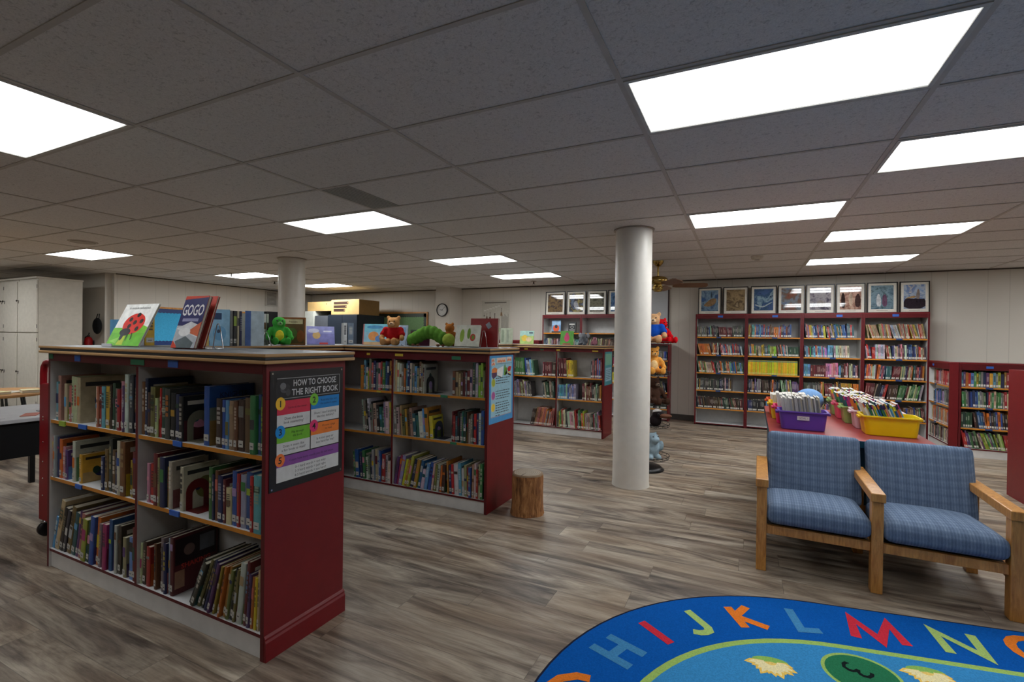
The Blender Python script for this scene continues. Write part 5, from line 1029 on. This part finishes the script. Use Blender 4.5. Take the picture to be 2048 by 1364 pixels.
GOGO = [('r', 0, .42, 1, 1, (40, 42, 100)), ('r', 0, .0, 1, .42, (190, 194, 200)), ('p', [(0,.93),(1,.97),(1,1),(0,1)], (206, 64, 40)), ('p', [(0,.36),(.55,.5),(1,.42),(1,.2),(.4,.3)], (226, 226, 228)), ('p', [(.5,.3),(1,.5),(1,.22)], (220, 110, 70)), ('p', [(0,0),(0,.14),(.25,.02),(.25,0)], (214, 70, 44)), ('p', [(.25,0),(.1,.12),(.5,.22),(.9,.1),(.85,0)], (96, 108, 112)), ('e', .4, .3, .25, .08, (236, 236, 236)), ('t', 'GOGO', .5, .62, .30, (236, 234, 236), .9), ('r', .16, .50, .84, .56, (150, 150, 186))]
disp('picture book titled GOGO in fat white letters, standing on the nearest bookcase', (-2.83, 1.59, SZ1), .185, .30, .02, 4, 17, (150, 40, 40), GOGO)
disp('red backed book standing directly behind the GOGO book', (-2.84, 1.64, SZ1), .18, .305, .014, 4, 17, (206, 60, 40), [])
stand('wire stand behind the GOGO book', (-2.62, 1.70, SZ1), 10)
for l, y, t, h, c, k in (('light blue thin book standing behind the ladybird book', 1.735, .055, .17, 'lb', 1), ('orange spined book standing behind the ladybird book', 1.795, .024, .19, 'mu', 2), ('wide white book standing beside the yellow encyclopedia', 1.822, .036, .22, (206, 206, 220), 3)):
    spine(l, -3.64, y, SZ1, t, h, .16, c, 90, k)
spine('thick mustard yellow book with a dark blue band on its spine', -3.64, 1.861, SZ1, .06, .262, .17, (200, 160, 40), 90, 77, art=[])
q = disp('tan illustrated book leaning behind the GOGO book', (-3.66, 2.13, SZ2), .15, .20, .012, 50, 6, (190, 160, 96), [('e', .5, .6, .3, .12, (150, 110, 96)), ('e', .4, .3, .2, .14, (206, 190, 170)), ('r', .1, .8, .9, .92, (170, 120, 110))])
disp('light blue book with a face drawing, standing next to dark spines', (-3.555, 2.245, SZ2), .13, .27, .014, 45, 0, (130, 170, 196), [('r', .15, .72, .6, .9, (40, 60, 90)), ('e', .5, .35, .33, .2, (100, 150, 186)), ('e', .45, .4, .08, .05, (50, 60, 80))])
for k, (c, t, l) in enumerate((('gy', .024, 'grey spined book beside the light blue face book'), ('bk', .028, 'black spined book in the middle of the group by the GOGO book'), ('cr', .018, 'cream spined book between black and navy spines'), ('nv', .02, 'navy spined book beside a pale blue white cover'))):
    o = 2.355 + sum((.024, .028, .018, .02)[:k]) * 1.12; spine(l, -3.49, o, SZ2, t, .265, .2, c, 90, 20 + k)
disp('pale blue and white book at the end of the group of spines', (-3.49, 2.475, SZ2), .13, .27, .014, 60, 0, (186, 204, 214), [('r', .0, .0, .3, 1, (80, 110, 170))])
for k, (c, t, l) in enumerate((((180, 184, 176), .05, 'wide pale grey book behind the wire bookend'), ('gy', .03, 'mid grey book behind the green plush toy'), ((206, 208, 204), .03, 'whitish book behind the green plush toy'), ((190, 196, 180), .02, 'thin pale green book last in the row behind the green toy'))):
    spine(l, -3.62, 2.64 + sum((.05, .03, .03, .02)[:k]) * 1.12, SZ2, t, .262, .2, c, 90, 30 + k)
stand('loop wire bookend beside the green plush toy', (-3.50, 2.665, SZ2), 60, .11, .07)
disp('brown bordered picture book standing upright before the farther column', (-3.70, 2.96, SZ2), .205, .245, .012, 42, 4, (150, 92, 44), [('r', .06, .06, .94, .94, (104, 76, 40)), ('r', .12, .76, .88, .93, (214, 200, 160)), ('t', 'Franklin', .5, .81, .09, (96, 60, 36), .6), ('e', .45, .42, .22, .2, (96, 120, 56)), ('e', .8, .32, .15, .22, (150, 84, 36)), ('r', .08, .08, .24, .7, (140, 84, 40))])
disp('lilac picture book leaning back near the corner of the worktop', (-3.73, 3.27, SZ2), .25, .185, .01, 52, 22, (130, 130, 190), [('r', 0, .6, 1, 1, (150, 152, 206)), ('e', .35, .5, .14, .2, (206, 170, 110)), ('e', .25, .75, .2, .12, (206, 206, 226)), ('r', .45, .0, .75, .1, (196, 70, 70)), ('r', .6, .68, .9, .76, (220, 220, 236))])
spine('white spined book standing before the black cabinet', -3.70, 3.70, SZ2, .036, .22, .16, (206, 208, 206), 52, 41); spine('blue-grey book standing beside the white spined book', -3.672, 3.736, SZ2, .055, .22, .16, (110, 124, 140), 52, 42)
disp('colourful comic picture book with blue sky and orange animal', (-3.46, 3.72, SZ2), .25, .21, .012, 18, 8, (140, 190, 210), [('r', 0, .62, 1, 1, (110, 190, 210)), ('e', .5, .85, .35, .08, (60, 140, 190)), ('e', .45, .42, .22, .22, (220, 140, 60)), ('e', .7, .3, .18, .16, (80, 130, 190)), ('r', .05, 0, .95, .14, (210, 170, 120)), ('r', 0, 0, .05, 1, (170, 90, 90))])
disp('pale blue book peeking out behind the toy in the red jumper', (-3.20, 3.83, SZ2), .18, .20, .012, 12, 8, (170, 190, 210), [('r', .1, .5, .9, .9, (120, 160, 200))])
disp('dark maroon book with its back turned, beside the red jumper toy', (-2.93, 3.80, SZ2), .20, .155, .012, 10, 3, (84, 30, 54), [('r', 0, .9, 1, 1, (60, 90, 70))]); stand('wire stand in front of the dark maroon book', (-2.905, 3.735, SZ2), 0, .10, .08)
disp('cream picture book with green leaves and a red spot, leaning at the worktop end', (-2.335, 3.655, SZ2), .225, .205, .022, 14, 22, (222, 222, 206), [('e', .28, .5, .09, .3, (150, 180, 70)), ('e', .55, .6, .07, .25, (120, 160, 60)), ('e', .72, .42, .11, .17, (196, 70, 56)), ('e', .73, .42, .06, .1, (120, 150, 60))])
disp('large plain red binder standing behind the cream leaf book', (-2.30, 3.88, SZ2), .27, .262, .03, 8, 3, (150, 18, 22), [('p', [(.55,.78),(.68,.88),(.78,.72),(.66,.62)], (150, 150, 160))]); stand('wire stand between the cream leaf book and the red binder', (-2.12, 3.80, SZ2), 25, .15, .06)
disp('red, white and green picture book far back behind the red binder', (-3.76, 6.75, 1.3735), .24, .25, .012, 15, 8, (220, 206, 196), [('r', 0, .75, 1, 1, (110, 160, 60)), ('e', .6, .35, .3, .25, (216, 110, 50)), ('e', .3, .5, .18, .2, (190, 40, 40)), ('e', .5, .3, .15, .15, (30, 26, 26)), ('e', .55, .85, .2, .08, (200, 60, 40))])
disp('grey-green patterned book next to the red, white and green one', (-3.50, 6.80, 1.3735), .2, .25, .012, 15, 6, (140, 146, 126), [('r', .1, .1, .3, .9, (110, 120, 100)), ('r', .5, .1, .7, .9, (120, 126, 110))])
disp('yellow and green animal picture book on the farthest island bookcase', (-3.30, 7.10, 1.3735), .23, .215, .012, 10, 10, (176, 200, 110), [('r', 0, .62, 1, 1, (160, 200, 190)), ('e', .35, .45, .22, .24, (226, 190, 60)), ('e', .65, .35, .2, .18, (224, 196, 150)), ('r', .65, .8, .92, .9, (50, 70, 90))])
disp('bright green book with a pink figure on the farthest island bookcase', (-2.61, 7.10, 1.3735), .21, .215, .012, 4, 10, (84, 160, 50), [('e', .5, .5, .2, .28, (206, 60, 110)), ('r', .2, 0, .8, .12, (160, 90, 60)), ('e', .5, .75, .12, .14, (206, 60, 110))])
G2 = 'books standing on the top shelf of the left wall bookcase'
disp('blue and orange picture book upright on the tall bookcase below the dark pictures', (-3.55, 9.18, 1.5865), .19, .25, .025, 0, 4, (110, 150, 196), [('r', 0, .6, 1, 1, (150, 186, 220)), ('e', .5, .35, .35, .28, (214, 84, 40)), ('e', .5, .5, .16, .14, (40, 40, 60)), ('r', 0, 0, 1, .12, (70, 50, 40))], G2)
disp('black book with white lettering upright on the tall bookcase below the dark pictures', (-3.20, 9.18, 1.5865), .16, .215, .03, 0, 3, (22, 22, 24), [('r', .15, .74, .85, .84, (196, 196, 190)), ('e', .5, .52, .2, .13, (180, 180, 176)), ('e', .5, .52, .16, .10, (24, 24, 26)), ('r', .12, .24, .88, .29, (170, 170, 166)), ('r', .18, .08, .82, .17, (196, 196, 190))], G2)

# ------------------------------------------------------------------ wire rack of soft toys behind the column
rk = thing('toy_rack', 'black revolving wire rack with round baskets behind the white column', 'rack', (-1.02, 5.63, 0))
MB().lathe([(.20, 0), (.205, .012), (.16, .045), (.05, .06), (.03, .07)], (18, 18, 20), 36).build('base', M_plastic, rk)
MB().lathe([(.014, .07), (.014, 1.75)], (22, 22, 24), 14).build('pole', M_wire, rk)
TZ = (.14, .50, .75, 1.08, 1.42)
for z in TZ:
    q = MB(); rb = .25
    for r_, zz in ((rb, 0), (rb * .66, 0), (rb * .33, 0), (rb + .008, .03)): q.tube([(r_ * math.cos(k * math.pi / 16), r_ * math.sin(k * math.pi / 16), z + zz) for k in range(32)], .003, (24, 24, 26), 6, closed=True)
    for k in range(20):
        a = k * math.pi / 10; q.tube([(.014 * math.cos(a), .014 * math.sin(a), z), (rb * math.cos(a), rb * math.sin(a), z), ((rb + .008) * math.cos(a), (rb + .008) * math.sin(a), z + .03)], .0022, (24, 24, 26), 5)
    q.build('basket', M_wire, rk)
RKG = 'soft toys in the wire rack'
teddy('tan teddy bear in a plain blue jumper on the top tier of the wire rack', (-.94, 5.53, 1.4285), 8, 1.12, (206, 160, 116), (22, 72, 168), group=RKG)
rp = teddy('bright red plush toy beside the blue jumper bear on the top tier', (-.88, 5.75, 1.4285), 60, .95, (196, 16, 26), None, group=RKG, muzzle=(206, 20, 30))
teddy('orange tan plush dog on the second tier of the wire rack', (-.94, 5.53, 1.0885), 30, 1.0, (222, 154, 70), None, (230, 196, 140), group=RKG)
teddy('dark brown plush toy on the middle tier of the wire rack', (-.92, 5.53, 0.7585), 50, .98, (66, 44, 34), None, group=RKG)
bd = thing('plush_toy', 'brown and white plush bird with a wide beak on the fourth tier of the rack', 'soft toy', (-.90, 5.53, 0.5085), R(70), RKG)
blob('body', [((0, 0, .07), (.075, .065, .068)), ((0, -.03, .14), (.06, .065, .05))], (40, 34, 36), bd); blob('crown', [((0, -.02, .165), (.045, .055, .035))], (214, 210, 206), bd, .008)
q = MB(); q.ell((0, -.115, .135), (.05, .075, .02), (104, 70, 56)); q.ell((0, -.11, .115), (.045, .065, .012), (170, 150, 136)); q.build('beak', M_plush, bd, color=(112, 76, 60)); eyes(bd, [(.05, -.06, .15), (-.05, -.06, .15)], .012)
teddy('small pink plush toy squeezed beside the plush bird', (-1.06, 5.43, 0.5085), 0, .6, (226, 140, 160), None, group=RKG)
hp = thing('plush_toy', 'pale blue-grey plush hippo standing upright on the lowest tier of the rack', 'soft toy', (-.935, 5.52, 0.1485), R(40), RKG)
blob('body', [((0, 0, .12), (.085, .08, .11)), ((0, -.02, .235), (.07, .07, .06)), ((0, -.07, .225), (.05, .045, .04)), ((.05, -.05, .03), (.035, .055, .03)), ((-.05, -.05, .03), (.035, .055, .03)), ((.095, -.03, .15), (.03, .035, .06)), ((-.095, -.03, .15), (.03, .035, .06)), ((.045, 0, .29), (.015, .01, .018)), ((-.045, 0, .29), (.015, .01, .018))], (150, 172, 184), hp, .011); eyes(hp, [(.03, -.078, .262), (-.03, -.078, .262)], .007)

# ------------------------------------------------------------------ camera, world, colour
cam = bpy.data.cameras.new('camera'); co = bpy.data.objects.new('camera', cam); COL.objects.link(co)
F_, YAW, PIT, ROL = 971.3, .45098, -.00566, .01327
cam.sensor_width = 36; cam.lens = F_ / 2048 * 36; cam.clip_start = .05; cam.clip_end = 100
cy, sy, cp_, sp_, cr_, sr_ = math.cos(YAW), math.sin(YAW), math.cos(PIT), math.sin(PIT), math.cos(ROL), math.sin(ROL)
fw = Vector((-sy * cp_, cy * cp_, sp_)); r0 = Vector((cy, sy, 0)); u0 = Vector((sy * sp_, -cy * sp_, cp_))
rt_ = r0 * cr_ + u0 * sr_; up_ = u0 * cr_ - r0 * sr_
co.matrix_world = Matrix(((rt_.x, up_.x, -fw.x, CAM[0]), (rt_.y, up_.y, -fw.y, CAM[1]), (rt_.z, up_.z, -fw.z, CAM[2]), (0, 0, 0, 1)))
scene.camera = co
w = bpy.data.worlds.new('world'); scene.world = w; w.use_nodes = True
w.node_tree.nodes['Background'].inputs[0].default_value = (.9, .95, 1, 1); w.node_tree.nodes['Background'].inputs[1].default_value = .03
scene.view_settings.view_transform = 'Standard'; scene.view_settings.look = 'None'; scene.view_settings.exposure = EXPOSURE; scene.view_settings.gamma = 1
scene.cycles.use_adaptive_sampling = True; scene.cycles.adaptive_threshold = .045; scene.cycles.adaptive_min_samples = 16
scene.cycles.max_bounces = 6; scene.cycles.diffuse_bounces = 4; scene.cycles.glossy_bounces = 3; scene.cycles.caustics_reflective = False; scene.cycles.caustics_refractive = False
scene.cycles.use_denoising = True; scene.cycles.sample_clamp_indirect = 6
